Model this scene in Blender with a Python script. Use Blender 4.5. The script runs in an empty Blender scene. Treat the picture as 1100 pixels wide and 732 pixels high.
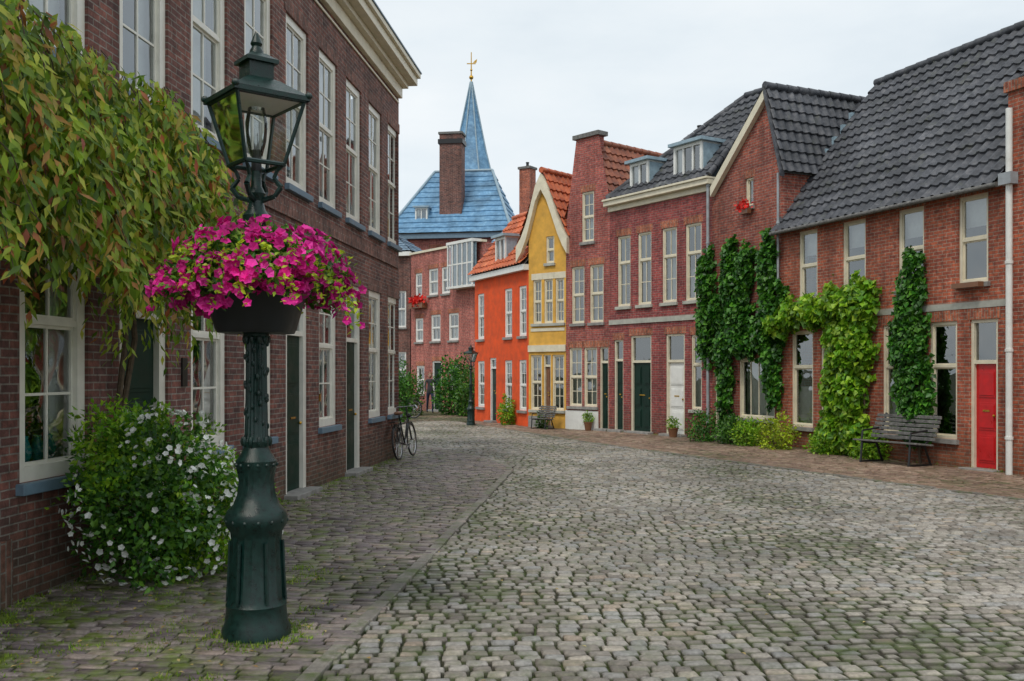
import bpy, math, random
import numpy as np
from mathutils import Vector, Matrix
random.seed(7); rng=np.random.default_rng(11)
S=bpy.context.scene
COL=S.collection

# ------------------------------------------------------------ materials
def newmat(name):
    m=bpy.data.materials.new(name); m.use_nodes=True
    t=m.node_tree; t.nodes.clear()
    o=t.nodes.new('ShaderNodeOutputMaterial')
    p=t.nodes.new('ShaderNodeBsdfPrincipled')
    t.links.new(p.outputs[0],o.inputs[0])
    return m,t,p,o
def N(t,typ,props=None,**ins):
    n=t.nodes.new(typ)
    for k,v in (props or {}).items(): setattr(n,k,v)
    for k,v in ins.items():
        k=k.replace('_',' ')
        s=n.inputs[k]
        if isinstance(v,bpy.types.NodeSocket): t.links.new(v,s)
        else: s.default_value=v
    return n
def c4(c): return (c[0],c[1],c[2],1)
def mixc(t,f,a,b,blend='MIX'):
    n=t.nodes.new('ShaderNodeMix'); n.data_type='RGBA'; n.blend_type=blend
    for s,v in ((n.inputs[0],f),(n.inputs[6],a),(n.inputs[7],b)):
        if isinstance(v,bpy.types.NodeSocket): t.links.new(v,s)
        else: s.default_value=v if not isinstance(v,tuple) or len(v)==4 else c4(v)
    return n.outputs[2]
def ramp(t,f,stops):
    n=t.nodes.new('ShaderNodeValToRGB'); cr=n.color_ramp
    while len(cr.elements)<len(stops): cr.elements.new(0.5)
    for e,(p,c) in zip(cr.elements,stops):
        e.position=p; e.color=c4(c) if isinstance(c,tuple) else (c,c,c,1)
    t.links.new(f,n.inputs[0]); return n.outputs[0]
def noise(t,vec,scale,detail=3,rough=.55):
    return N(t,'ShaderNodeTexNoise',Vector=vec,Scale=scale,Detail=detail,Roughness=rough).outputs[0]
def math_(t,op,a,b=0.0):
    n=t.nodes.new('ShaderNodeMath'); n.operation=op
    for s,v in ((n.inputs[0],a),(n.inputs[1],b)):
        if isinstance(v,bpy.types.NodeSocket): t.links.new(v,s)
        else: s.default_value=v
    return n.outputs[0]
def maprange(t,v,a,b,c,d):
    n=N(t,'ShaderNodeMapRange',Value=v)
    for i,x in enumerate((a,b,c,d)): n.inputs[i+1].default_value=x
    return n.outputs[0]

def brick_mat(name,c1,c2,mortar,vert=False,dirt=.35,bw=.215,rh=.066):
    m,t,p,o=newmat(name)
    co=N(t,'ShaderNodeTexCoord').outputs['Object']
    s=N(t,'ShaderNodeSeparateXYZ',Vector=co)
    xy=math_(t,'ADD',s.outputs[0],s.outputs[1])
    v=N(t,'ShaderNodeCombineXYZ',X=s.outputs[2] if vert else xy,Y=xy if vert else s.outputs[2]).outputs[0]
    wob=N(t,'ShaderNodeTexNoise',Vector=v,Scale=3.0,Detail=2.0)
    wv=N(t,'ShaderNodeVectorMath',{'operation':'MULTIPLY_ADD'}); t.links.new(wob.outputs[1],wv.inputs[0]); wv.inputs[1].default_value=(.012,.012,0); t.links.new(v,wv.inputs[2])
    b=N(t,'ShaderNodeTexBrick',Vector=wv.outputs[0],Color1=c4(c1),Color2=c4(c2),Mortar=c4(mortar),Scale=1.0)
    b.inputs['Mortar Size'].default_value=.008; b.inputs['Mortar Smooth'].default_value=.3
    b.inputs['Brick Width'].default_value=bw; b.inputs['Row Height'].default_value=rh
    n1=noise(t,co,1.1,5); n2=noise(t,co,11,3,.7); n3=noise(t,co,60,2)
    # vertical weather streaks
    st=N(t,'ShaderNodeMapping',Vector=co); st.inputs['Scale'].default_value=(3.2,3.2,.28)
    n4=noise(t,st.outputs[0],1.0,5,.65)
    g=ramp(t,n1,[(.3,1-dirt),(.7,1.15)]); g2=ramp(t,n2,[(.3,.5),(.72,1.5)])
    c=mixc(t,1.0,b.outputs[0],g,'MULTIPLY'); c=mixc(t,1.0,c,g2,'MULTIPLY')
    c=mixc(t,1.0,c,ramp(t,n4,[(.33,.66),(.6,1.14)]),'MULTIPLY')
    low=maprange(t,s.outputs[2],0,.9,.9,0)
    c=mixc(t,math_(t,'MULTIPLY',low,n1),c,(.04,.06,.022))
    t.links.new(c,p.inputs['Base Color']); p.inputs['Roughness'].default_value=.85
    h=math_(t,'ADD',math_(t,'MULTIPLY',b.outputs[1],-1.0),math_(t,'MULTIPLY',n3,.5))
    bp=N(t,'ShaderNodeBump',Height=h,Strength=.9,Distance=.012)
    t.links.new(bp.outputs[0],p.inputs['Normal']); return m

def plain(name,c,rough=.5,var=.12,scale=6,metal=0,bump=.0,spec=.5,dirt=None):
    m,t,p,o=newmat(name)
    co=N(t,'ShaderNodeTexCoord').outputs['Object']
    n=noise(t,co,scale,5,.6)
    g=ramp(t,n,[(.3,1-var*1.6),(.7,1+var)])
    cc=mixc(t,1.0,c4(c),g,'MULTIPLY')
    if dirt:
        n4=noise(t,co,2.3,6,.7)
        cc=mixc(t,ramp(t,n4,[(.5,0.0),(.75,.6)]),cc,dirt)
    t.links.new(cc,p.inputs['Base Color'])
    t.links.new(ramp(t,n,[(.3,max(.02,rough-.1)),(.7,min(1,rough+.1))]),p.inputs['Roughness']); p.inputs['Metallic'].default_value=metal
    p.inputs['Specular IOR Level'].default_value=spec
    if bump:
        bp=N(t,'ShaderNodeBump',Height=noise(t,co,scale*6,4),Strength=bump,Distance=.01)
        t.links.new(bp.outputs[0],p.inputs['Normal'])
    return m

def tile_mat(name,c1,c2,c3,moss=None):
    m,t,p,o=newmat(name)
    co=N(t,'ShaderNodeTexCoord').outputs['Object']
    n=noise(t,co,4.5,4,.7); n2=noise(t,co,1.0,4)
    c=ramp(t,n,[(.3,c1),(.5,c2),(.7,c3)])
    c=mixc(t,1.0,c,ramp(t,n2,[(.3,.6),(.7,1.25)]),'MULTIPLY')
    if moss: c=mixc(t,ramp(t,noise(t,co,2.6,6,.75),[(.56,0.0),(.7,.55)]),c,moss)
    t.links.new(c,p.inputs['Base Color']); p.inputs['Roughness'].default_value=.55
    bp=N(t,'ShaderNodeBump',Height=noise(t,co,40,3),Strength=.3,Distance=.01); t.links.new(bp.outputs[0],p.inputs['Normal'])
    return m

def stone_mat(name,stops,moss=(.075,.11,.02),mossamt=.5,rough=.55,mossx=None,top=.03):
    m,t,p,o=newmat(name)
    co=N(t,'ShaderNodeTexCoord').outputs['Object']
    sx=N(t,'ShaderNodeSeparateXYZ',Vector=co)
    r=N(t,'ShaderNodeNewGeometry').outputs['Random Per Island']
    c=ramp(t,r,stops)
    n=noise(t,co,28,5,.65); nl=noise(t,co,.4,5,.6); nm=noise(t,co,4,6,.72)
    c=mixc(t,1.0,c,ramp(t,n,[(.3,.62),(.7,1.3)]),'MULTIPLY')
    c=mixc(t,1.0,c,ramp(t,nl,[(.34,.62),(.62,1.15)]),'MULTIPLY')
    mk=math_(t,'MULTIPLY',ramp(t,nm,[(.46,0.0),(.66,1.0)]),mossamt)
    if mossx: mk=math_(t,'MULTIPLY',mk,maprange(t,sx.outputs[0],mossx[0],mossx[1],1.5,.35))
    c=mixc(t,mk,c,moss)
    # earth and moss creeping up the flanks of each stone out of the joint
    edge=maprange(t,sx.outputs[2],top-.016,top-.003,.9,0)
    c=mixc(t,edge,c,ramp(t,nm,[(.4,(.045,.038,.025)),(.58,(.06,.09,.016))]))
    t.links.new(c,p.inputs['Base Color'])
    rr=ramp(t,n,[(.3,rough-.12),(.7,rough+.2)]); t.links.new(rr,p.inputs['Roughness'])
    bp=N(t,'ShaderNodeBump',Height=noise(t,co,45,5,.7),Strength=.8,Distance=.01); t.links.new(bp.outputs[0],p.inputs['Normal'])
    return m

def leaf_mat(name,stops,trans=.3,rough=.45):
    m,t,p,o=newmat(name)
    g=N(t,'ShaderNodeNewGeometry')
    c=ramp(t,g.outputs['Random Per Island'],stops)
    co=N(t,'ShaderNodeTexCoord').outputs['Object']
    c=mixc(t,1.0,c,ramp(t,noise(t,co,3,3),[(.3,.5),(.7,1.45)]),'MULTIPLY')
    t.links.new(c,p.inputs['Base Color']); p.inputs['Roughness'].default_value=rough
    tr=N(t,'ShaderNodeBsdfTranslucent',Color=c)
    mx=N(t,'ShaderNodeMixShader'); mx.inputs[0].default_value=trans
    t.links.new(p.outputs[0],mx.inputs[1]); t.links.new(tr.outputs[0],mx.inputs[2]); t.links.new(mx.outputs[0],o.inputs[0])
    return m

def glass_mat(name,base=.16,rough=.02,tint=(.85,.9,.9)):
    m,t,p,o=newmat(name); t.nodes.remove(p)
    co=N(t,'ShaderNodeTexCoord').outputs['Object']
    bp=N(t,'ShaderNodeBump',Height=noise(t,co,2.2,1),Strength=.15,Distance=.05)
    tr=N(t,'ShaderNodeBsdfTransparent',Color=c4(tint)); gl=N(t,'ShaderNodeBsdfGlossy',Roughness=rough,Normal=bp.outputs[0])
    gl.inputs[0].default_value=(.95,.98,1,1)
    fr=N(t,'ShaderNodeFresnel',IOR=1.5)
    f=math_(t,'ADD',fr.outputs[0],base)
    mx=N(t,'ShaderNodeMixShader')
    t.links.new(f,mx.inputs[0]); t.links.new(tr.outputs[0],mx.inputs[1]); t.links.new(gl.outputs[0],mx.inputs[2]); t.links.new(mx.outputs[0],o.inputs[0])
    return m

M={}
M['brickL']=brick_mat('brown_brick',(.28,.105,.078),(.125,.058,.052),(.29,.245,.21))
M['brickLv']=brick_mat('brown_brick_soldier',(.31,.12,.085),(.16,.075,.062),(.29,.245,.21),vert=True)
M['brick1']=brick_mat('orange_brick',(.52,.13,.062),(.31,.075,.045),(.4,.29,.22),dirt=.25)
M['brick1v']=brick_mat('orange_brick_soldier',(.56,.17,.08),(.38,.105,.06),(.4,.3,.23),vert=True)
M['brick2']=brick_mat('red_brick',(.45,.115,.07),(.26,.065,.05),(.36,.26,.21))
M['brick3']=brick_mat('purple_red_brick',(.42,.08,.07),(.23,.046,.05),(.33,.21,.18),dirt=.25)
M['brick4']=brick_mat('rose_brick',(.5,.12,.09),(.32,.075,.068),(.37,.25,.21),dirt=.25)
M['brick7']=brick_mat('pink_brick',(.56,.16,.125),(.4,.11,.09),(.44,.31,.26),dirt=.2)
M['orange']=plain('orange_render',(.84,.1,.018),.85,.15,3,bump=.3,dirt=(.5,.07,.02))
M['yellow']=plain('ochre_render',(.78,.43,.075),.85,.14,3,bump=.3,dirt=(.5,.28,.07))
M['cream']=plain('cream_paint',(.78,.71,.54),.45,.08,5,dirt=(.55,.49,.37))
M['offwhite']=plain('offwhite_paint',(.84,.81,.72),.4,.06,5,dirt=(.66,.62,.52))
M['white']=plain('white_paint',(.82,.82,.78),.45,.06,5,dirt=(.62,.61,.56))
M['bluegrey']=plain('bluegrey_sill',(.15,.23,.3),.5,.12,8,bump=.1)
M['darkgreen']=plain('dark_door_paint',(.005,.028,.018),.45,.2,5,spec=.25)
M['red']=plain('red_door_paint',(.62,.01,.012),.35,.12,5)
M['brownp']=plain('brown_paint',(.22,.1,.05),.4,.1,5)
M['wooddk']=plain('weathered_wood',(.17,.165,.155),.7,.35,14,bump=.4)
M['stone']=plain('grey_stone',(.3,.29,.27),.7,.2,8,bump=.3)
M['band']=plain('pale_stone_band',(.46,.46,.4),.7,.15,5,bump=.2)
M['lead']=plain('lead_flashing',(.3,.41,.48),.5,.15,8)
M['tile']=tile_mat('dark_pantile',(.028,.03,.036),(.062,.066,.078),(.14,.14,.15),(.09,.1,.06))
M['tileo']=tile_mat('orange_pantile',(.32,.065,.03),(.54,.12,.038),(.66,.2,.08),(.14,.1,.06))
M['tileb']=tile_mat('brown_pantile',(.17,.06,.04),(.31,.095,.05),(.4,.16,.085),(.12,.1,.06))
M['slate']=tile_mat('blue_slate',(.08,.2,.34),(.13,.29,.47),(.22,.41,.58))
M['slated']=tile_mat('grey_slate',(.11,.18,.27),(.18,.27,.36),(.26,.35,.43))
M['glass']=glass_mat('window_glass',.17)
M['lglass']=glass_mat('lantern_glass',.02,.05,(.95,.96,.95))
M['curtain']=plain('net_curtain',(.8,.8,.76),.9,.06,8)
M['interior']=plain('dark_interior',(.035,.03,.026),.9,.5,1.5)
M['vase']=plain('turquoise_vase',(.03,.4,.42),.2,.1,5)
M['iron']=plain('green_iron_paint',(.004,.026,.021),.34,.35,25,bump=.25,spec=.45)
M['black']=plain('black_metal',(.012,.013,.014),.4,.2,10)
M['gold']=plain('gilded_metal',(.6,.35,.06),.3,.1,10,metal=1)
M['zinc']=plain('zinc_pipe',(.36,.39,.41),.5,.15,6)
M['pot']=plain('black_planter',(.01,.012,.014),.5,.2,10)
M['bark']=plain('bark',(.12,.085,.055),.9,.3,20,bump=.5)
M['steel']=plain('chrome',(.5,.5,.5),.3,.05,10,metal=1)
M['cob']=stone_mat('cobble_stone',[(0,(.19,.165,.14)),(.25,(.28,.25,.215)),(.55,(.38,.345,.3)),(.8,(.3,.295,.285)),(.93,(.46,.41,.34)),(1,(.34,.27,.21))],mossamt=.4,mossx=(-1.5,4),top=.032)
M['walkL']=stone_mat('clinker_brick',[(0,(.11,.085,.09)),(.4,(.19,.155,.155)),(.7,(.27,.225,.205)),(1,(.33,.26,.225))],mossamt=1.0,rough=.42,mossx=(-3.6,-.6),moss=(.12,.17,.02),top=.05)
M['walkR']=stone_mat('brown_paving_brick',[(0,(.18,.115,.085)),(.4,(.27,.17,.125)),(.7,(.33,.22,.16)),(1,(.38,.28,.21))],mossamt=.35,top=.045)
M['kerb']=stone_mat('kerb_stone',[(0,(.17,.155,.135)),(1,(.29,.265,.23))],mossamt=.95,top=.03)
M['leafclimb']=leaf_mat('climber_leaf',[(0,(.07,.15,.01)),(.3,(.18,.31,.018)),(.6,(.34,.46,.035)),(.82,(.54,.56,.07)),(.9,(.56,.34,.07)),(1,(.46,.1,.05))],.38)
M['leafivy']=leaf_mat('ivy_leaf',[(0,(.015,.085,.008)),(.5,(.045,.18,.014)),(1,(.12,.32,.025))],.25)
M['leafvine']=leaf_mat('vine_leaf',[(0,(.08,.24,.01)),(.5,(.2,.42,.018)),(1,(.42,.6,.04))],.35)
M['leafbush']=leaf_mat('bush_leaf',[(0,(.02,.09,.01)),(.5,(.06,.18,.018)),(1,(.15,.33,.03))],.28)
M['leafyel']=leaf_mat('yellow_green_leaf',[(0,(.18,.32,.01)),(1,(.55,.65,.03))],.35)
M['leafpet']=leaf_mat('petunia_leaf',[(0,(.03,.13,.012)),(.6,(.11,.3,.03)),(1,(.3,.46,.05))],.3)
M['petal']=leaf_mat('magenta_petal',[(0,(.42,.002,.15)),(.5,(.74,.01,.3)),(1,(.88,.06,.46))],.25,.6)
M['petalw']=leaf_mat('white_petal',[(0,(.72,.74,.66)),(1,(.87,.88,.84))],.2,.6)
M['petalr']=leaf_mat('red_petal',[(0,(.6,.01,.01)),(1,(.8,.05,.03))],.2,.6)
M['grass']=leaf_mat('grass_blade',[(0,(.1,.22,.012)),(.6,(.22,.37,.025)),(1,(.4,.46,.06))],.3)
M['litter']=leaf_mat('dry_leaf',[(0,(.2,.11,.04)),(.6,(.36,.26,.08)),(1,(.5,.42,.18))],.1)

# ------------------------------------------------------------ mesh builder
class MB:
    def __init__(s): s.v=[]; s.f=[]
    def poly(s,pts):
        b=len(s.v); s.v+= [tuple(p) for p in pts]; s.f.append(tuple(range(b,b+len(pts))))
    def box(s,x0,x1,y0,y1,z0,z1,bev=0):
        b=len(s.v)
        s.v+=[(x0,y0,z0),(x1,y0,z0),(x1,y1,z0),(x0,y1,z0),(x0,y0,z1),(x1,y0,z1),(x1,y1,z1),(x0,y1,z1)]
        for q in ((0,3,2,1),(4,5,6,7),(0,1,5,4),(1,2,6,5),(2,3,7,6),(3,0,4,7)): s.f.append(tuple(b+i for i in q))
    def tube(s,p,q,r,r2=None,n=8,caps=True):
        p=Vector(p); q=Vector(q); r2=r if r2 is None else r2
        d=(q-p).normalized(); a=d.orthogonal().normalized(); c=d.cross(a); b=len(s.v)
        for P,R in ((p,r),(q,r2)):
            for i in range(n):
                t=2*math.pi*i/n; s.v.append(tuple(P+a*math.cos(t)*R+c*math.sin(t)*R))
        for i in range(n): s.f.append((b+i,b+(i+1)%n,b+n+(i+1)%n,b+n+i))
        if caps: s.f.append(tuple(b+i for i in reversed(range(n)))); s.f.append(tuple(b+n+i for i in range(n)))
    def path(s,pts,r,n=8):
        rs=r if isinstance(r,(list,tuple)) else [r]*len(pts)
        for i in range(len(pts)-1): s.tube(pts[i],pts[i+1],rs[i],rs[i+1],n)
    def lathe(s,prof,seg=24,c=(0,0,0),flute=None,rot=0):
        b=len(s.v)
        for k,(r,z) in enumerate(prof):
            for i in range(seg):
                t=2*math.pi*i/seg+rot; R=r
                if flute:
                    for (a_,b_,q_) in flute:
                        if a_<=z<=b_ and i%2: R=r*q_
                s.v.append((c[0]+R*math.cos(t),c[1]+R*math.sin(t),c[2]+z))
        for k in range(len(prof)-1):
            for i in range(seg):
                j=(i+1)%seg; s.f.append((b+k*seg+i,b+k*seg+j,b+(k+1)*seg+j,b+(k+1)*seg+i))
        s.f.append(tuple(b+i for i in reversed(range(seg)))); L=b+(len(prof)-1)*seg; s.f.append(tuple(L+i for i in range(seg)))
    def ball(s,c,r,n=10,sq=(1,1,1)):
        b=len(s.v)
        for k in range(1,n):
            ph=math.pi*k/n
            for i in range(n):
                t=2*math.pi*i/n; s.v.append((c[0]+r*sq[0]*math.sin(ph)*math.cos(t),c[1]+r*sq[1]*math.sin(ph)*math.sin(t),c[2]+r*sq[2]*math.cos(ph)))
        for k in range(n-2):
            for i in range(n): j=(i+1)%n; s.f.append((b+k*n+i,b+(k+1)*n+i,b+(k+1)*n+j,b+k*n+j))
        s.f.append(tuple(b+i for i in range(n))); s.f.append(tuple(b+(n-2)*n+i for i in reversed(range(n))))
    def torus(s,c,R,r,ax='x',n=32,m=6):
        b=len(s.v)
        for i in range(n):
            t=2*math.pi*i/n
            for k in range(m):
                u=2*math.pi*k/m; rr=R+r*math.cos(u); a,bb,w=rr*math.cos(t),rr*math.sin(t),r*math.sin(u)
                s.v.append((c[0]+a,c[1]+w,c[2]+bb) if ax=='y' else ((c[0]+w,c[1]+a,c[2]+bb) if ax=='x' else (c[0]+a,c[1]+bb,c[2]+w)))
        for i in range(n):
            for k in range(m):
                s.f.append((b+i*m+k,b+((i+1)%n)*m+k,b+((i+1)%n)*m+(k+1)%m,b+i*m+(k+1)%m))
    def obj(s,name,mat,parent=None,smooth=False,bevel=0):
        me=bpy.data.meshes.new(name); me.from_pydata(s.v,[],s.f); me.update()
        o=bpy.data.objects.new(name,me); COL.objects.link(o); me.materials.append(mat)
        if parent: o.parent=parent
        if smooth:
            me.polygons.foreach_set('use_smooth',[True]*len(me.polygons))
            try: me.set_sharp_from_angle(angle=math.radians(smooth if smooth is not True else 40))
            except Exception: pass
        if bevel:
            bm=o.modifiers.new('bevel','BEVEL'); bm.width=bevel; bm.segments=2; bm.limit_method='ANGLE'
        return o
def empty(name,loc=(0,0,0),rz=0,sc=1):
    e=bpy.data.objects.new(name,None); COL.objects.link(e); e.location=loc; e.rotation_euler=(0,0,rz); e.scale=(sc,)*3; e.empty_display_size=.2
    return e

# ------------------------------------------------------------ leaves
def leaf_mesh(name,P,D,Nn,L,W,mat,parent=None,fold=.25):
    P=np.asarray(P,float); n=len(P); D=np.asarray(D,float); Nn=np.asarray(Nn,float)
    D/=np.linalg.norm(D,axis=1)[:,None]+1e-9
    Sd=np.cross(D,Nn); Sd/=np.linalg.norm(Sd,axis=1)[:,None]+1e-9
    Nn=np.cross(Sd,D)
    L=np.broadcast_to(L,(n,))[:,None]; W=np.broadcast_to(W,(n,))[:,None]
    V=np.empty((n,4,3)); V[:,0]=P; V[:,1]=P+D*L*.42+Sd*W*.5+Nn*W*fold; V[:,2]=P+D*L; V[:,3]=P+D*L*.42-Sd*W*.5+Nn*W*fold
    V=V.reshape(-1,3); b=np.arange(n)*4
    F=np.empty((n,2,3),int); F[:,0]=np.stack([b,b+1,b+2],1); F[:,1]=np.stack([b,b+2,b+3],1); F=F.reshape(-1,3)
    me=bpy.data.meshes.new(name); me.vertices.add(len(V)); me.vertices.foreach_set('co',V.ravel())
    me.loops.add(F.size); me.loops.foreach_set('vertex_index',F.ravel().astype(np.int32))
    me.polygons.add(len(F)); me.polygons.foreach_set('loop_start',np.arange(len(F),dtype=np.int32)*3)
    me.update(calc_edges=True); me.validate(); me.materials.append(mat)
    o=bpy.data.objects.new(name,me); COL.objects.link(o)
    if parent: o.parent=parent
    return o
def rand(n,s=1): return rng.normal(0,s,(n,3))
def blob_pts(blobs,dens,thick,ybase=-.04):
    """wall-hugging foliage; blobs (u,z,ru,rz) in facade coordinates"""
    out=[]
    for (u,z,ru,rz) in blobs:
        n=int(dens*ru*rz*3.14)
        a=rng.random(n)*2*np.pi; r=np.sqrt(rng.random(n))*(1+.22*np.sin(a*5+u*7)+.12*np.sin(a*11+z*3))
        th=thick*(1-.6*np.clip(r,0,1)**2)
        out.append(np.stack([u+ru*r*np.cos(a),ybase-rng.random(n)**.7*th,z+rz*r*np.sin(a)],1))
    P=np.concatenate(out)
    k=np.sin(P[:,0]*9+P[:,2]*5)+np.sin(P[:,2]*11-P[:,0]*4)+rng.normal(0,.6,len(P))
    P=P[k>-1.35]
    return P[P[:,2]>.05]
def ivy(name,b,blobs,dens,mat,thick=.3,L=.11,W=.1):
    ex=[]   # loose side shoots that break up the outline
    for (u,z,ru,rz) in blobs:
        for i in range(5):
            a=random.random()*6.283; ex.append((u+ru*1.05*math.cos(a),z+rz*1.05*math.sin(a),random.uniform(.05,.13),random.uniform(.1,.26)))
    P=np.concatenate([blob_pts(blobs,dens,thick),blob_pts(ex,dens*.8,thick*.5)]); n=len(P)
    D=rand(n,.55)+np.array([0,-.35,-.8]); Nn=rand(n,.5)+np.array([0,-1,.45])
    l=L*(.65+.6*rng.random(n))
    return leaf_mesh(name,P,D,Nn,l,l*W/L,mat,b)
def shrub(name,c,r,n,mat,L=.06,W=.035,parent=None,lump=.22):
    v=rand(n); v/=np.linalg.norm(v,axis=1)[:,None]
    k=1+lump*(np.sin(v[:,0]*6+c[0]*3)*np.sin(v[:,2]*5+c[1])+np.sin(v[:,1]*8+v[:,2]*6)*.6)
    rad=(rng.random(n)**.33)*k*(1+rng.normal(0,.05,n))
    P=v*rad[:,None]*np.array(r)+np.array(c); ok=P[:,2]>.03; P=P[ok]; v=v[ok]; m=len(P)
    l=L*(.6+.7*rng.random(m))
    return leaf_mesh(name,P,v*.6+rand(m,.6),v+rand(m,.5)+np.array([0,0,.4]),l,l*W/L,mat,parent)

def flowers(name,P,Nn,size,mat,parent=None,lobes=5):
    v=[];f=[]
    for p,n in zip(P,Nn):
        n=Vector(n).normalized(); p=Vector(p); a=n.orthogonal().normalized(); c=n.cross(a); s=size*random.uniform(.7,1.25); ph=random.random()*6
        b=len(v); v.append(tuple(p-n*s*.4))
        K=lobes*2
        for i in range(K):
            t=ph+2*math.pi*i/K; rr=s*(1.0 if i%2==0 else .78); v.append(tuple(p+(a*math.cos(t)+c*math.sin(t))*rr+n*(0 if i%2==0 else s*.1)))
        for i in range(K): f.append((b,b+1+i,b+1+(i+1)%K))
    m=MB(); m.v=v; m.f=f; return m.obj(name,mat,parent)

# ------------------------------------------------------------ buildings
class Bld:
    def __init__(s,name,A,B,wallmat,lintel=None):
        s.A=Vector((A[0],A[1],0)); s.B=Vector((B[0],B[1],0)); d=s.B-s.A; s.L=d.length
        s.e=empty(name,s.A,math.atan2(d.y,d.x)); s.parts={}; s.wm=wallmat; s.lm=lintel or wallmat; s.op=[]
    def mb(s,part,mat,smooth=False,bevel=0):
        if part not in s.parts: s.parts[part]=(MB(),mat,smooth,bevel)
        return s.parts[part][0]
    def finish(s):
        for k,(m,mat,sm,bv) in s.parts.items():
            if m.f: m.obj(k,mat,s.e,sm,bv)
    def walls(s,H,depth,cuts=(),back=True,zr=None):
        w=s.mb('walls',s.wm); L=s.L
        us=sorted({0,L}|{round(x,4) for o in s.op for x in o[:2]}); zs=sorted({0,H}|{round(x,4) for o in s.op for x in o[2:4]})
        for i in range(len(us)-1):
            for k in range(len(zs)-1):
                cu=(us[i]+us[i+1])/2; cz=(zs[k]+zs[k+1])/2
                if any(o[0]<cu<o[1] and o[2]<cz<o[3] for o in s.op): continue
                pg=[(us[i],zs[k]),(us[i+1],zs[k]),(us[i+1],zs[k+1]),(us[i],zs[k+1])]
                for (p,q) in cuts:
                    def sd(a): return (q[0]-p[0])*(a[1]-p[1])-(q[1]-p[1])*(a[0]-p[0])
                    out=[]
                    for j in range(len(pg)):
                        a,b=pg[j],pg[(j+1)%len(pg)]; da,db=sd(a),sd(b)
                        if da<=0: out.append(a)
                        if (da<0<db) or (db<0<da):
                            t=da/(da-db); out.append((a[0]+(b[0]-a[0])*t,a[1]+(b[1]-a[1])*t))
                    pg=out
                    if len(pg)<3: break
                if len(pg)>=3: w.poly([(a,0,z) for a,z in pg])
        for (a,b,c,d) in s.op:
            w.poly([(a,0,c),(a,.16,c),(a,.16,d),(a,0,d)]); w.poly([(b,0,c),(b,0,d),(b,.16,d),(b,.16,c)])
            w.poly([(a,0,d),(a,.16,d),(b,.16,d),(b,0,d)]); w.poly([(a,0,c),(b,0,c),(b,.16,c),(a,.16,c)])
        hl,hr=zr or (H,H)
        w.poly([(0,0,0),(0,0,hl),(0,depth,hl),(0,depth,0)]); w.poly([(L,0,0),(L,depth,0),(L,depth,hr),(L,0,hr)])
        w.poly([(0,depth,0),(0,depth,min(hl,hr)),(L,depth,min(hl,hr)),(L,depth,0)])
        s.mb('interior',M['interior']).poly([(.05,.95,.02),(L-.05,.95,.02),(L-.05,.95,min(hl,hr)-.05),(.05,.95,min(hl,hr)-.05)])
    def window(s,u0,u1,z0,z1,split=.5,cols=2,rows=(1,1),fr=.06,mat='cream',curtain=None,sill='stone',lintel=True,bar=.022):
        s.op.append((u0,u1,z0,z1)); f=s.mb('window_frames',M[mat]); g=s.mb('glass',M['glass'])
        f.box(u0,u0+fr,.03,.12,z0,z1); f.box(u1-fr,u1,.03,.12,z0,z1)
        f.box(u0+fr,u1-fr,.032,.12,z1-fr,z1); f.box(u0+fr,u1-fr,.028,.12,z0,z0+fr)
        zs=[z0+fr,z1-fr]
        if split:
            zm=z0+(z1-z0)*split; f.box(u0+fr,u1-fr,.04,.115,zm-.025,zm+.025); zs=[z0+fr,zm-.025,zm+.025,z1-fr]
        secs=[(zs[0],zs[1],.07)]+([(zs[2],zs[3],.055)] if split else [])
        for (a,b,yy),r in zip(secs,rows):
            ul,ur=u0+fr,u1-fr; t=.028
            f.box(ul,ul+t,yy,yy+.035,a,b); f.box(ur-t,ur,yy,yy+.035,a,b); f.box(ul+t,ur-t,yy+.002,yy+.033,a,a+t); f.box(ul+t,ur-t,yy+.002,yy+.033,b-t,b)
            for i in range(1,cols):
                x=ul+(ur-ul)*i/cols; f.box(x-bar/2,x+bar/2,yy+.004,yy+.03,a+t,b-t)
            for i in range(1,r):
                z=a+(b-a)*i/r; f.box(ul+t,ur-t,yy+.006,yy+.028,z-bar/2,z+bar/2)
            ta=random.gauss(0,.004); g.poly([(ul,yy+.018-ta,a),(ur,yy+.018+ta,a),(ur,yy+.018+ta*.4,b),(ul,yy+.018-ta*.4,b)])
        c=curtain or random.choice(['side','half','net','none','side','blind'])
        cm=s.mb('curtains',M['curtain'])
        def drape(a,b,za,zb,y=.2):
            k=max(2,int((b-a)/.035))
            for i in range(k):
                x0=a+(b-a)*i/k; x1=a+(b-a)*(i+1)/k; ya=y+(.03 if i%2 else 0); yb=y+(0 if i%2 else .03)
                cm.poly([(x0,ya,za),(x1,yb,za),(x1,yb,zb),(x0,ya,zb)])
        w=u1-u0
        if c=='side': drape(u0-.02,u0+w*.27,z0,z1); drape(u1-w*.27,u1+.02,z0,z1)
        if c=='half': drape(u0,u1,z0,z0+(z1-z0)*.42)
        if c=='net': drape(u0,u1,z0,z1,.24)
        if c=='blind': cm.poly([(u0,.19,z1-(z1-z0)*.35),(u1,.19,z1-(z1-z0)*.35),(u1,.19,z1),(u0,.19,z1)])
        if sill: s.mb('sills',M[sill],bevel=.006).box(u0-.05,u1+.05,-.07,.027,z0-.09,z0-.002)
        if lintel: s.mb('lintels',s.lm).box(u0-.06,u1+.06,-.006,.02,z1+.002,z1+.2)
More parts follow.
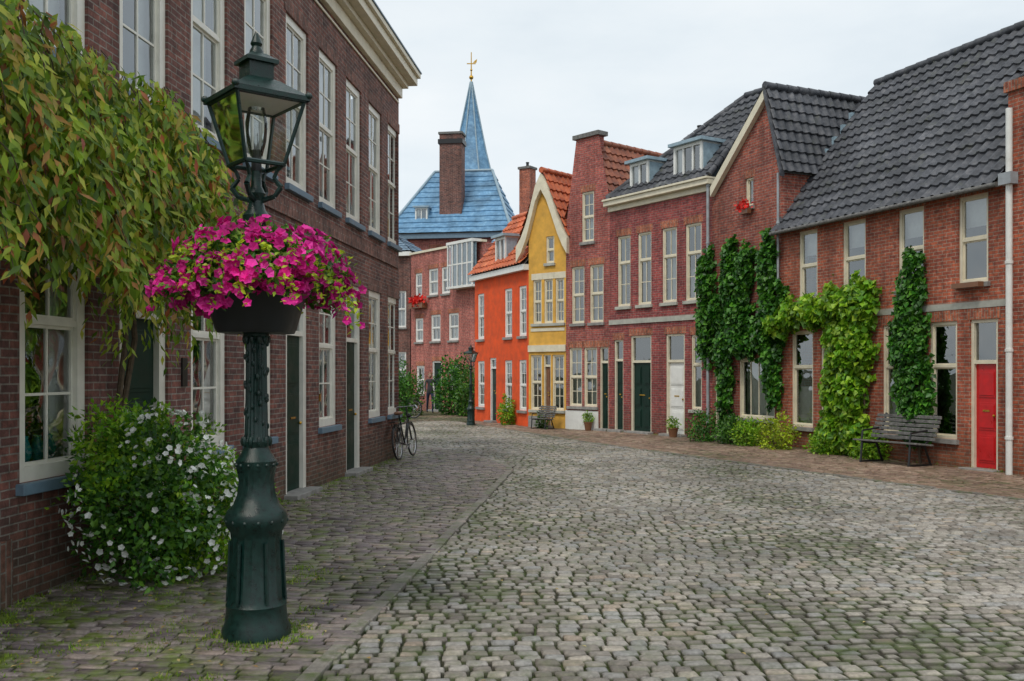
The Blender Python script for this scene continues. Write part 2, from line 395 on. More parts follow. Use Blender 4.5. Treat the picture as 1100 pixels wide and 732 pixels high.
    def door(s,u0,u1,z1,mat,zt=None,fm='cream',panels=3,z0=.08,fr=.07,lintel=True,double=False):
        s.op.append((u0,u1,0,z1)); f=s.mb('window_frames',M[fm]); d=s.mb('door_'+mat,M[mat],bevel=.004)
        f.box(u0,u0+fr,.03,.13,.0,z1); f.box(u1-fr,u1,.03,.13,.0,z1); f.box(u0+fr,u1-fr,.032,.13,z1-fr,z1)
        zt=zt or z1-fr
        if zt<z1-.15:
            f.box(u0+fr,u1-fr,.035,.125,zt-.03,zt+.04)
            s.mb('glass',M['glass']).poly([(u0+fr,.09,zt+.04),(u1-fr,.09,zt+.04),(u1-fr,.09,z1-fr),(u0+fr,.09,z1-fr)])
            top=zt-.03
        else: top=z1-fr
        s.mb('door_steps',M['stone'],bevel=.01).box(u0-.08,u1+.08,-.2,.14,.0,z0+.03)
        z0=z0+.032
        a,b=u0+fr,u1-fr; d.box(a,b,.09,.13,z0,top)
        segs=[(a,(a+b)/2-.006),((a+b)/2+.006,b)] if double else [(a,b)]
        for (p,q) in segs:
            hh=(top-z0-.12)/panels
            for i in range(panels):
                za=z0+.1+hh*i; zb=za+hh-.09
                d.box(p+.06,q-.06,.078,.088,za,zb); d.box(p+.09,q-.09,.066,.076,za+.04,zb-.04)
        k=s.mb('door_knobs',M['gold'],True); k.ball((b-.07,.05,z0+.95),.025,6); k.box(a+(b-a)*.35,a+(b-a)*.65,.056,.064,z0+1.02,z0+1.05)
        if lintel: s.mb('lintels',s.lm).box(u0-.06,u1+.06,-.006,.02,z1+.002,z1+.2)
    def pantile(s,p0,p1,p2,p3,mat='tile',part='roof',tw=.24,course=.32,amp=.034):
        m=s.mb(part,M[mat],60); p0,p1,p2,p3=map(Vector,(p0,p1,p2,p3))
        e=(p1-p0).normalized(); up=(p3-p0)-e*(p3-p0).dot(e); H=up.length; up.normalize(); nn=e.cross(up)
        if nn.z<0: nn=-nn
        nc=max(2,round(H/course)); lo3=(p3-p0).dot(e); hi0=(p1-p0).length; hi3=(p2-p0).dot(e)
        smin=min(0,lo3); smax=max(hi0,hi3); st=tw/6; ns=int((smax-smin)/st)+1
        ts=[]
        for k in range(nc): ts+=[(k/nc,.045),((k+.96)/nc,0)]
        ts.append((1,.01)); b=len(m.v)
        for (t,h) in ts:
            lo=lo3*t; hi=hi0+(hi3-hi0)*t; hj=random.gauss(0,.003)
            for i in range(ns+1):
                x=min(max(smin+i*st,lo),hi); pr=math.sin(2*math.pi*x/tw); pr=amp*(pr if pr>0 else pr*.45)
                sag=-.03*math.sin(math.pi*min(1,max(0,x/max(hi0,.1))))*math.sin(math.pi*t)+.008*math.sin(x*3.1+t*9)
                m.v.append(tuple(p0+e*x+up*(H*t)+nn*(h+pr+.03+hj+sag)))
        for k in range(len(ts)-1):
            for i in range(ns): m.f.append((b+k*(ns+1)+i,b+k*(ns+1)+i+1,b+(k+1)*(ns+1)+i+1,b+(k+1)*(ns+1)+i))
        s.mb(part+'_underside',M['wooddk']).poly([p0-nn*.04,p1-nn*.04,p2-nn*.04,p3-nn*.04])
    def ridge(s,p,q,mat='tile',r=.1):
        p=Vector(p); q=Vector(q); n=max(1,int((q-p).length/.33)); m=s.mb('ridge_tiles',M[mat],True)
        for i in range(n):
            a=p.lerp(q,i/n); b=p.lerp(q,(i+.98)/n); m.tube(a,b,r,r*.86,10)
    def dormer(s,u0,u1,y0,y1,z0,z1,mat='white',rm='lead',cols=2):
        f=s.mb('dormers',M[mat]); g=s.mb('glass',M['glass'])
        f.box(u0,u0+.08,y0,y1,z0,z1); f.box(u1-.08,u1,y0,y1,z0,z1); f.box(u0+.08,u1-.08,y0+.003,y0+.08,z1-.09,z1); f.box(u0+.08,u1-.08,y0+.003,y0+.08,z0,z0+.09)
        for i in range(1,cols):
            x=u0+(u1-u0)*i/cols; f.box(x-.025,x+.025,y0+.01,y0+.06,z0+.09,z1-.09)
        g.poly([(u0+.08,y0+.05,z0+.09),(u1-.08,y0+.05,z0+.09),(u1-.08,y0+.05,z1-.09),(u0+.08,y0+.05,z1-.09)])
        s.mb('dormer_cladding',M['lead']).box(u1+.002,u1+.02,y0+.05,y1,z0,z1-.05)
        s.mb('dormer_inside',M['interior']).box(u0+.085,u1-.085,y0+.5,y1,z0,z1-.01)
        w=(u1-u0); s.mb('dormer_curtains',M['curtain']).box(u0+.09,u0+.09+w*.2,y0+.12,y0+.14,z0+.09,z1-.1)
        s.mb('dormer_roofs',M[rm]).box(u0-.1,u1+.1,y0-.12,y1+.1,z1+.002,z1+.09)
    def chimney(s,u,y,w,d,z0,z1,mat=None,pots=2):
        s.mb('chimney',mat or s.wm).box(u-w/2,u+w/2,y-d/2,y+d/2,z0,z1-.12)
        s.mb('chimney_cap',M['wooddk']).box(u-w/2-.06,u+w/2+.06,y-d/2-.06,y+d/2+.06,z1-.118,z1)
        for i in range(pots):
            x=u+(i-(pots-1)/2)*w*.45; s.mb('chimney_pots',M['black'],True).lathe([(.08,0),(.07,.2),(.09,.22),(.09,.26)],10,(x,y,z1+.002))
    def pipe(s,u,z0,z1,mat='zinc',r=.045,y=-.09):
        p=s.mb('downpipe',M[mat],True); p.tube((u,y,z0),(u,y,z1),r,n=10); 
        for z in np.arange(z0+.6,z1,1.5): p.tube((u,y,z),(u,y,z+.05),r+.014,n=10); p.tube((u,y,z+.025),(u,.0,z+.025),.01,n=5)

# ---- long brown brick building on the left
def wx(Y): return -4.551+.107*Y
b=Bld('long_brown_brick_building',(wx(2.95),2.95),(wx(20.3),20.3),M['brickL'],M['brickLv'])
kf=1.0057
vs=b.mb('window_vases',M['vase'],True)
for i in range(-2,9):
    u=(7.45+1.5*i-2.95)*kf; w=.97
    b.window(u,u+w,4.4,6.78,split=.52,cols=2,rows=(2,2),fr=.115,mat='offwhite',sill='bluegrey',curtain=random.choice(['net','side','net','blind']))
    if i in (1,4,6): b.door(u,u+w,3.3,'darkgreen',2.35,fr=.13,fm='offwhite',panels=3)
    else: b.window(u,u+w,.95,3.32,split=.53,cols=2,rows=(2,2),fr=.115,mat='offwhite',sill='bluegrey',curtain='side' if i==0 else random.choice(['side','net','net']))
    if i==0:
        for x in (.32,.5,.66): vs.lathe([(.02,0),(.05,.05),(.06,.12),(.03,.2),(.035,.23)],12,(u+x,.17,1.06))
b.walls(7.5,9,zr=(7.5,7.5))
c=b.mb('cornice',M['cream'],bevel=.01); L=b.L
c.box(-.1,L+.08,-.09,0.1,7.5,7.72); c.box(-.15,L+.16,-.2,.1,7.722,7.82); c.box(-.2,L+.32,-.36,.1,7.822,7.98); c.box(-.22,L+.36,-.42,.1,7.982,8.08)
c.box(-.1,L+.03,-.03,.0-.002,7.38,7.42)
g=b.mb('gutter_trim',M['bluegrey']); g.box(-.22,L+.38,-.44,.12,8.082,8.11)
b.mb('roof',M['slated']).poly([(-.2,-.4,8.12),(L+.3,-.4,8.12),(L-1,4,9.2),(-.2,4,9.2)]); b.mb('roof',M['slated']).poly([(L+.3,-.4,8.12),(L+.3,9,8.12),(L-1,5,9.2),(L-1,4,9.2)]); b.mb('roof',M['slated']).poly([(-.2,4,9.2),(L-1,4,9.2),(L-1,5,9.2),(L+.3,9,8.12),(-.2,9,8.12)])
b.mb('string_course',M['brickLv']).box(0,L,-.03,-.002,3.95,4.16)
b.mb('plinth',M['brickLv']).box(0,4.4,-.03,-.002,.0,.55)
pl=b.mb('house_number_plate',M['black']); pl.box(7.3,7.42,-.02,-.002,1.65,1.95)
pl=b.mb('mail_slot_and_bell',M['gold']); pl.box(12.05,12.11,-.02,-.002,1.35,1.47)
b.finish()

# ---- right row
b=Bld('corner_brick_house',(8.53,16.8),(10.6,11.3),M['brick1'],M['brick1v'])
b.window(1.2,2.0,3.4,5.1); b.window(3.4,4.2,3.4,5.1); b.window(1.2,2.0,.6,2.8); b.door(3.3,4.2,2.75,'darkgreen',2.1)
b.walls(6.7,7); b.pipe(.1,.05,6.3,'white',.055); b.mb('downpipe_hopper',M['zinc']).box(-.03,.23,-.2,-.03,5.0,5.2)
b.mb('cornice',M['brick1v']).box(-.04,b.L+.04,-.06,.05,6.602,6.78); b.pantile((-.02,-.05,6.8),(b.L+.1,-.05,6.8),(b.L+.1,3.4,8.6),(-.02,3.4,8.6),'tile'); b.pantile((b.L+.1,7,6.7),(-.02,7,6.7),(-.02,3.4,8.6),(b.L+.1,3.4,8.6),'tile'); b.finish()

b1=b=Bld('orange_brick_house_with_dark_tiled_roof',(6.37,23.05),(8.64,17.03),M['brick1'],M['brick1v'])
for (a,c_) in ((.63,1.29),(2.13,2.85),(3.79,4.48),(5.33,6.01)): b.window(a,c_,3.42,5.02,split=.5,cols=1,rows=(1,1),fr=.06,curtain=random.choice(['side','none','blind']))
b.window(.36,1.14,.55,2.75,split=.62,cols=1,curtain='half'); b.window(1.4,2.0,.55,2.75,split=.62,cols=1,curtain='none')
b.window(3.35,4.1,.55,2.75,split=.62,cols=1,curtain='side'); b.window(4.62,5.3,.55,2.75,split=.62,cols=1,curtain='none')
b.door(5.6,6.22,2.75,'red',1.98,fr=.06,z0=.04)
b.walls(5.25,5.74,zr=(5.25,5.25)); L=b.L
b.mb('stone_band',M['band']).box(3.2,L,-.012,-.002,2.96,3.08)
b.mb('gable_ends',M['brick1']).poly([(0,0,5.25),(0,5.74,5.25),(0,2.87,8.85)]); b.mb('gable_ends',M['brick1']).poly([(L,0,5.25),(L,2.87,8.85),(L,5.74,5.25)])
b.pantile((-.12,-.22,5.05),(L+.0,-.22,5.05),(L+.0,2.87,8.87),(-.12,2.87,8.87),'tile'); b.pantile((L,5.96,5.05),(-.12,5.96,5.05),(-.12,2.87,8.87),(L,2.87,8.87),'tile')
b.ridge((-.12,2.87,8.95),(L,2.87,8.95))
gt=b.mb('gutter',M['wooddk'],True); gt.tube((-.1,-.26,5.06),(L,-.26,5.06),.045,n=10); b.mb('fascia',M['brownp']).box(0,L,-.12,-.02,5.06,5.13)
fl=b.mb('lead_flashing_steps',M['lead'])
for i in range(9):
    t=i/9; y=.05+2.3*t; fl.box(-.2,-.1,y,y+.32,5.35+2.85*t,5.62+2.85*t)
b.mb('flower_box',M['brownp']).box(5.36,5.98,-.2,-.075,3.33,3.42)
b.finish()
shrub('window_plant',(4.95,.2,.8),(.16,.05,.22),260,M['leafivy'],.08,.04,b.e)
b2=b=Bld('ivy_covered_gabled_house',(5.23,25.54),(6.37,23.05),M['brick2'],M['brick1v'])
b.window(1.38,1.68,5.9,6.6,split=None,cols=1,fr=.04,curtain='none')
b.window(.45,.85,3.3,4.7,cols=1,fr=.05); b.window(1.9,2.3,3.3,4.7,cols=1,fr=.05,curtain='net')
b.window(1.12,2.47,.66,2.14,split=None,cols=4,fr=.06,curtain='net'); b.door(.12,.6,2.4,'darkgreen',2.0,fr=.05)
L=b.L
b.walls(8.55,5.5,cuts=(((.3,6.72),(2.25,8.5)),((2.25,8.5),(2.74,6.67))),zr=(6.4,6.67))
bb=b.mb('bargeboard',M['cream'])
def board(m,p,q,y0,y1,h):
    (u0,z0),(u1,z1)=p,q
    pts=[(u0,z0),(u1,z1),(u1,z1-h),(u0,z0-h)]
    A=[(u,y0,z) for u,z in pts]; Bk=[(u,y1,z) for u,z in pts]
    m.poly(A[::-1]); m.poly(Bk)
    for i in range(4): j=(i+1)%4; m.poly([A[i],A[j],Bk[j],Bk[i]])
board(bb,(.1,6.6),(2.25,8.6),-.14,-.01,.24)
b.pantile((.1,5.5,6.55),(.1,-.1,6.55),(2.25,-.1,8.6),(2.25,5.5,8.6),'tile')
b.pantile((2.84,-.1,6.5),(2.84,5.5,6.5),(2.25,5.5,8.6),(2.25,-.1,8.6),'tile',tw=.24,course=.28)
b.ridge((2.25,-.12,8.68),(2.25,5.5,8.68)); board(b.mb('verge_tiles',M['tile']),(2.25,8.66),(2.86,6.55),-.17,-.03,.16)
b.mb('flower_tub',M['brownp']).box(1.36,1.7,-.2,-.08,5.7,5.82)
b.pipe(-.02,.05,6.8,'zinc',.04,-.12); b.pipe(2.7,3.2,6.5,'zinc',.03)
b.finish()
P=np.array([[1.53,-.16,5.9]])+rand(60,1)*np.array([.14,.05,.06]); flowers('red_flowers',P,rand(60)+np.array([0,-1,.5]),.045,M['petalr'],b.e)
b3=b=Bld('red_brick_townhouse_with_dormers',(2.91,29.08),(5.23,25.54),M['brick3'],M['brick1v'])
for (a,c_) in ((.36,.94),(1.27,1.85),(2.3,2.89),(3.23,3.84)): b.window(a,c_,3.72,5.78,split=.62,cols=2,rows=(2,1),fr=.05,sill='band',curtain=random.choice(['side','net','half']))
b.door(.2,.62,2.75,'darkgreen',2.15,fr=.05); b.door(.95,1.85,2.85,'darkgreen',2.1,fr=.06,double=True)
b.door(2.45,3.2,2.85,'white',2.1,fr=.06); b.window(3.45,3.85,.8,2.8,cols=1,fr=.05,split=.6)
b.walls(6.7,6); L=b.L
b.mb('string_course',M['band']).box(0,L,-.04,-.002,3.2,3.34)
c=b.mb('cornice',M['cream'],bevel=.008); c.box(-.03,L+.03,-.06,.1,6.55,6.702); c.box(-.05,L+.05,-.22,.1,6.704,6.84); c.box(-.06,L+.06,-.27,.1,6.842,6.9)
b.pantile((0,-.15,6.86),(L,-.15,6.86),(L,2.35,9.55),(3.2,2.35,9.55),'tile')
b.pantile((0,6,6.86),(0,-.15,6.86),(3.2,2.35,9.55),(3.2,3,9.55),'tile')
b.mb('gable_end',M['brick3']).poly([(L,0,6.7),(L,2.35,9.5),(L,6,6.7)])
b.pantile((L,6,6.86),(0,6,6.86),(3.2,3,9.55),(L,3,9.55),'tile'); b.ridge((3.2,2.35,9.63),(L,2.35,9.63)); b.ridge((0,-.12,6.95),(3.2,2.35,9.62),r=.09); b.ridge((L,-.12,6.95),(L,2.35,9.62),r=.09)
b.dormer(.8,1.6,.1,1.4,6.98,7.85); b.dormer(2.65,3.75,.1,1.5,6.98,7.98,cols=3)
b.chimney(1.1,2.6,.4,.4,7.6,9.0,M['brick3'],1)
b.finish()
b4=b=Bld('narrow_neck_gable_house',(1.684,30.48),(2.91,29.08),M['brick4'],M['brick1v'])
b.window(.69,1.21,5.77,7.3,cols=2,rows=(2,2),fr=.05); b.window(.25,.8,3.3,5.05,cols=2,rows=(2,2),fr=.05); b.window(1.03,1.6,3.3,5.05,cols=2,rows=(2,2),fr=.05)
b.window(.14,.7,.75,2.55,cols=2,rows=(2,2),fr=.05,curtain='net'); b.window(.78,1.34,.75,2.55,cols=2,rows=(2,2),fr=.05,curtain='net'); b.door(1.45,1.8,2.55,'darkgreen',2.1,fr=.04)
b.walls(8.95,4,cuts=(((0,6.3),(.42,8.75)),((1.42,8.95),(1.86,6.9))),zr=(6.3,6.9)); L=b.L
b.mb('plinth',M['white']).box(0,1.4,-.03,-.002,0,.62)
b.mb('gable_cap',M['wooddk']).box(.36,1.46,-.08,.35,8.952,9.08); b.mb('gable_neck_top',M['brick4']).box(.5,1.34,.002,.3,8.6,8.95)
b.pantile((L+.05,.0,6.9),(L+.05,4.2,6.9),(.95,4.2,8.8),(.95,.0,8.8),'tileb'); b.pantile((-.02,4.2,6.6),(-.02,.0,6.6),(.95,.0,8.8),(.95,4.2,8.8),'tileb'); b.ridge((.95,.3,8.88),(.95,4.2,8.88),'tileb')
b.finish()
b5=b=Bld('ochre_gabled_house',(.54,31.5),(1.684,30.48),M['yellow'],M['cream'])
for (a,c_) in ((.18,.54),(.64,1.0),(1.1,1.46)): b.window(a,c_,3.35,4.75,cols=2,rows=(2,2),fr=.05,sill='band',lintel=True,curtain='side')
b.window(.72,1.06,5.25,6.1,cols=1,fr=.05,mat='brownp',lintel=False)
b.window(.08,.55,.6,2.35,cols=2,rows=(2,2),fr=.05,lintel=False); b.door(.62,.92,2.35,'brownp',2.0,fr=.04,lintel=False); b.window(.98,1.46,.6,2.35,cols=2,rows=(2,2),fr=.05,lintel=False)
b.walls(8.1,3.2,cuts=(((-.1,6.3),(.62,7.95)),((.62,7.95),(1.53,6.1))),zr=(6.4,6.1)); L=b.L
# swept cream bargeboards (bell-cast curve)
bb=b.mb('bargeboard',M['cream'])
cl_=[(-.42,5.85),(-.2,6.15),(.02,6.6),(.22,7.2),(.4,7.75),(.62,8.1)]
for p_,q_ in zip(cl_[:-1],cl_[1:]): board(bb,p_,q_,-.16,-.01,.5)
cr_=[(.622,8.1),(.85,7.75),(1.08,7.2),(1.3,6.65),(1.5,6.25),(1.68,5.98)]
for p_,q_ in zip(cr_[:-1],cr_[1:]): board(bb,p_,q_,-.16,-.01,.5)
b.mb('band_course',M['cream']).box(0,L,-.05,-.002,2.45,2.66); b.mb('arch_lights',M['cream']).box(.1,L-.05,-.02,-.002,3.1,3.2)
b.mb('plinth',M['stone']).box(0,.6,-.03,-.002,0,.4)
b.pantile((L+.1,-.1,6.0),(L+.1,3.2,6.0),(.62,3.2,8.15),(.62,-.1,8.15),'tileo'); b.pantile((-.4,3.2,5.95),(-.4,-.1,5.95),(.62,-.1,8.15),(.62,3.2,8.15),'tileo'); b.ridge((.62,-.12,8.22),(.62,3.2,8.22),'tileo')
b.finish()
b6=b=Bld('orange_rendered_house',(-1.358,35.66),(.54,31.5),M['orange'],M['orange'])
for (a,c_) in ((.27,.87),(2.66,3.27),(3.82,4.4)): b.window(a,c_,2.98,4.62,cols=2,rows=(2,2),fr=.08,mat='white',lintel=False,curtain='side')
b.window(.27,.9,.55,2.2,cols=2,rows=(2,2),fr=.08,mat='white',lintel=False); b.door(1.38,1.95,2.3,'darkgreen',1.95,fm='white',lintel=False); b.window(2.66,3.27,.55,2.2,cols=2,rows=(2,2),fr=.08,mat='white',lintel=False); b.window(3.82,4.4,.55,2.2,cols=2,rows=(2,2),fr=.08,mat='white',lintel=False)
b.walls(5.2,3.4,zr=(5.2,5.2)); L=b.L
b.mb('gable_ends',M['orange']).poly([(0,0,5.2),(0,3.4,5.2),(0,1.6,7.4)]); b.mb('gable_ends',M['orange']).poly([(L,0,5.2),(L,1.6,7.4),(L,3.4,5.2)])
b.mb('cornice',M['white']).box(-.05,L,-.2,.0,5.1,5.28)
b.pantile((-.08,-.2,5.28),(L,-.2,5.28),(L,1.6,7.45),(-.08,1.6,7.45),'tileo'); b.pantile((L,3.5,5.28),(-.08,3.5,5.28),(-.08,1.6,7.45),(L,1.6,7.45),'tileo'); b.ridge((-.08,1.6,7.52),(L,1.6,7.52),'tileo')
b.dormer(1.75,2.6,.05,1.2,5.5,6.45); b.finish()
b=Bld('pink_brick_apartment_house',(-4.75,46.),(-1.25,41.2),M['brick7'],M['brick1v']); L=b.L
for (a,c_,z0,z1) in ((.4,1.0,5.2,6.4),(1.6,2.4,5.3,6.5),(2.7,3.4,5.3,6.5),(.4,1.1,3.2,4.3),(1.8,2.6,3.2,4.4),(3.3,4.1,3.2,4.4),(.5,1.2,.8,2.1),(3.4,4.2,.8,2.1)): b.window(a,c_,z0,z1,cols=2,fr=.08,mat='white')
b.door(1.9,2.7,2.3,'darkgreen')
b.walls(7.3,5.5); b.mb('parapet_cap',M['cream']).box(-.05,L+.05,-.08,.2,7.302,7.4)
gb=b.mb('glazed_bay',M['white'])
for i in range(6): x=3.95+i*.38; gb.box(x,x+.06,-.5,-.44,5.5,7.3)
gb.box(3.9,L,-.52,-.03,5.4,5.5); gb.box(3.9,L,-.52,-.03,7.3,7.42); gb.box(3.95,L,-.48,-.46,6.4,6.46)
b.mb('bay_glass',M['glass']).poly([(3.95,-.47,5.5),(L,-.47,5.5),(L,-.47,7.3),(3.95,-.47,7.3)]); b.mb('bay_blind',M['lead']).poly([(3.95,-.3,5.5),(L,-.3,5.5),(L,-.3,7.3),(3.95,-.3,7.3)])
b.mb('flat_roof',M['slated']).poly([(0,0,7.28),(L,0,7.28),(L,5.5,7.28),(0,5.5,7.28)])
b.mb('balcony',M['brownp']).box(.3,1.5,-.3,-.03,4.75,5.0)
b.finish()
P=np.array([[.9,-.25,5.1]])+rand(130,1)*np.array([.35,.06,.12]); flowers('red_balcony_flowers',P,rand(130)+np.array([0,-1,.5]),.08,M['petalr'],b.e)
b=Bld('grey_brick_house',(-9.5,49.),(-5.0,48.),M['brickL'],M['brickLv'])
for z in (1,4): b.window(2.7,3.6,z,z+1.8,mat='white'); b.window(3.9,4.4,z,z+1.8,mat='white')
b.walls(7.6,4.5); b.mb('cornice',M['white']).box(-.1,b.L+.1,-.25,0,7.5,7.7)
b.pantile((-.1,-.2,7.7),(b.L+.1,-.2,7.7),(b.L-1.6,2,9.0),(1,2,9.0),'slated',amp=.015); b.pantile((b.L+.1,-.2,7.7),(b.L+.1,4.6,7.7),(b.L-1.6,2.2,9.0),(b.L-1.6,2,9.0),'slated',amp=.015); b.finish()
# big slate-roofed hall that closes the view
b=Bld('slate_roofed_hall',(-6.6,54.),(-.3,53.),M['brick7'],M['brick1v']); L=b.L
for u in (.6,2.1,3.6,4.9): b.window(u,u+.7,6.8,8.6,mat='white')
b.walls(9.2,6.5); b.mb('eaves',M['bluegrey']).box(-.3,L+.3,-.35,-.01,9.1,9.35)
z0,z1=9.37,13.3; ra,rb=1.7,L-1.3
for a in (((-.35,-.4,z0),(L+.35,-.4,z0),(rb,2.9,z1),(ra,2.9,z1)),((L+.35,-.4,z0),(L+.35,6.9,z0),(rb,3.3,z1),(rb,2.9,z1)),((L+.35,6.9,z0),(-.35,6.9,z0),(ra,3.3,z1),(rb,3.3,z1)),((-.35,6.9,z0),(-.35,-.4,z0),(ra,2.9,z1),(ra,3.3,z1))): b.pantile(*a,'slate',tw=.9,course=.42,amp=.008)
b.mb('hip_rolls',M['lead'],True).path([(-.35,-.4,z0+.08),(ra,2.9,z1+.1),(rb,2.9,z1+.1),(L+.35,-.4,z0+.08)],.08)
b.chimney(3.15,1.0,1.25,.9,10.3,15.1,M['brickL'],0); b.mb('chimney_band',M['black']).box(2.45,3.85,.48,1.52,14.45,14.7)
b.dormer(1.2,1.9,.3,1.8,9.9,10.9)
b.finish()
b=Bld('grey_slate_house',(-1.2,50.),(3.4,47.),M['brick7'],M['brick1v']); L=b.L
b.walls(8.0,5); b.pantile((-.2,-.2,8.0),(L,-.2,8.0),(L,2.3,10.6),(1.2,2.3,10.6),'slated',amp=.015); b.pantile((-.2,5,8.0),(-.2,-.2,8.0),(1.2,2.3,10.6),(1.2,2.6,10.6),'slated',amp=.015); b.chimney(1.6,1.2,.62,.6,8.6,12.3,M['brick1'],1); b.finish()
sp=empty('church_spire',(-2.75,66,0))
m=MB(); m.lathe([(1.9,0),(1.9,12.2)],8,rot=.39); m.obj('tower_shaft',M['brick7'],sp)
m=MB(); m.lathe([(2.9,12.0),(2.6,12.7),(1.95,13.9),(1.45,15.2),(1.08,16.6),(.48,19.2),(.06,21.4)],8,rot=.39); m.obj('slate_spire_roof',M['slate'],sp)
m=MB()
for i in range(8):
    t=.39+i*math.pi/4; m.path([(r*math.cos(t),r*math.sin(t),z) for r,z in ((2.92,12.05),(1.97,13.95),(1.47,15.2),(1.1,16.6),(.07,21.4))],.05,6)
m.obj('lead_hips',M['lead'],sp,True)
m=MB(); m.tube((0,0,21.3),(0,0,23.4),.05,.03); m.ball((0,0,21.7),.15); m.ball((0,0,22.2),.08); m.box(-.3,.3,-.02,.02,22.6,22.66); m.poly([(.1,0,22.68),(.35,0,22.68),(.4,0,22.95),(.25,0,22.85)]); m.obj('weather_vane',M['gold'],sp,True)

# ------------------------------------------------------------ ground
def inpoly(x,y,poly):
    c=np.zeros(len(x),bool); n=len(poly); j=n-1
    for i in range(n):
        xi,yi=poly[i]; xj,yj=poly[j]
        cond=((yi>y)!=(yj>y))&(x<(xj-xi)*(y-yi)/(yj-yi+1e-12)+xi); c^=cond; j=i
    return c
def stones(name,poly,pu,pv,ang,z,mat,gap=.014,bev=.02,jit=.1,bow=0.,rj=.035):
    poly=[tuple(p) for p in poly]; xs=[p[0] for p in poly]; ys=[p[1] for p in poly]
    cx,cy=np.mean(xs),np.mean(ys); R=max(max(xs)-min(xs),max(ys)-min(ys))*.75
    ca,sa=math.cos(ang),math.sin(ang); C=[];SZ=[]
    nr=int(2*R/pv)
    for r in range(nr):
        v=-R+r*pv; off=rng.random()*pu
        n=int(2*R/pu); w=pu*np.clip(1+rng.normal(0,jit,n),.6,1.5); u=-R+off+np.cumsum(w)-w/2
        vv=v+rng.normal(0,pv*rj,n)+.05*np.sin(u*.9+r*.05)+.03*np.sin(u*2.3)+bow*u*u
        C.append(np.stack([u,vv],1)); SZ.append(np.stack([w,np.full(n,pv)*(1+rng.normal(0,rj,n))],1))
    C=np.concatenate(C); SZ=np.concatenate(SZ)
    X=cx+C[:,0]*ca-C[:,1]*sa; Y=cy+C[:,0]*sa+C[:,1]*ca
    k=inpoly(X,Y,poly); X,Y,SZ=X[k],Y[k],SZ[k]; n=len(X)
    hx=SZ[:,0]/2-gap/2; hy=SZ[:,1]/2-gap/2*(1+rng.random(n)*.6)
    sx=np.array([-1,1,1,-1]); sy=np.array([-1,-1,1,1]); V=np.empty((n,12,3))
    und=.018*np.sin(X*1.3+Y*.7)*np.sin(Y*.9-X*.4)
    dz=rng.normal(0,.003,n)+und*.5; tx=rng.normal(0,.035,n); ty=rng.normal(0,.035,n)
    cj=rng.normal(0,bev*.22,(n,4,2))
    for ring,(ins,zz) in enumerate(((bev,z),(bev*.15,z-bev*.6),(0,-.012))):
        lx=(hx[:,None]-ins)*sx+cj[:,:,0]*(ring<2); ly=(hy[:,None]-ins)*sy+cj[:,:,1]*(ring<2)
        V[:,ring*4:ring*4+4,0]=X[:,None]+lx*ca-ly*sa; V[:,ring*4:ring*4+4,1]=Y[:,None]+lx*sa+ly*ca
        V[:,ring*4:ring*4+4,2]=zz+(dz[:,None]+tx[:,None]*lx+ty[:,None]*ly if ring<2 else 0)
    fa=[(0,1,2,3)]+[(4+i,4+(i+1)%4,(i+1)%4,i) for i in range(4)]+[(8+i,8+(i+1)%4,4+(i+1)%4,4+i) for i in range(4)]
    F=(np.arange(n)*12)[:,None,None]+np.array(fa)[None]; F=F.reshape(-1,4)
    me=bpy.data.meshes.new(name); me.vertices.add(n*12); me.vertices.foreach_set('co',V.reshape(-1))
    me.loops.add(F.size); me.loops.foreach_set('vertex_index',F.ravel().astype(np.int32)); me.polygons.add(len(F)); me.polygons.foreach_set('loop_start',np.arange(len(F),dtype=np.int32)*4)
    me.update(calc_edges=True); me.polygons.foreach_set('use_smooth',[True]*len(F)); me.materials.append(mat)
    o=bpy.data.objects.new(name,me); COL.objects.link(o); return o
K=[(-1.54,1.8),(-1.165,5.69),(-.58,11.8),(-.05,17.3),(-.05,18.2),(-.4,19.7),(-1.1,21.3),(-2.6,24.2),(-5,27.5)]
Q=[(14,6.5),(7.07,13.5),(4.5,18.9),(2.08,24.2),(.28,29),(-1.5,33.6)]
m=MB(); m.poly([(-400,-400,0),(400,-400,0),(400,400,0),(-400,400,0)])
gm,t,p,o_=newmat('earth_and_moss_joints'); co=N(t,'ShaderNodeTexCoord').outputs['Object']
c=ramp(t,noise(t,co,1.4,6,.7),[(.35,(.03,.026,.018)),(.5,(.045,.05,.02)),(.62,(.07,.11,.018))]); t.links.new(c,p.inputs['Base Color']); p.inputs['Roughness'].default_value=.95
m.obj('ground',gm)
stones('cobblestone_road',K+[(-7,31),(-5,34.5),(-2,35.5)]+Q[::-1]+[(14,1.8)],.142,.113,.07,.032,M['cob'],gap=.016,bev=.016,jit=.12,bow=-.002,rj=.04)
stones('brick_pavement',[(wx(1.8),1.8)]+K+[(-7,29),(-7,20.4),(-2.4,20.4)],.2,.088,-.1,.05,M['walkL'],gap=.01,bev=.011,jit=.05)
stones('brown_brick_pavement',Q[::-1]+[(17,4),(11.0,10.8),(8.64,17.0),(6.37,23.05),(5.23,25.54),(2.91,29.08),(1.684,30.48),(.54,31.5),(-1.36,35.66)],.2,.1,-.95,.045,M['walkR'],gap=.008,bev=.01,jit=.04)
stones('distant_street_paving',[(-9,32.5),(-1.5,35.7),(-1.2,41),(-4.8,46.2),(-10,48.5),(-12,34)],.22,.16,.1,.03,M['walkR'],gap=.01)
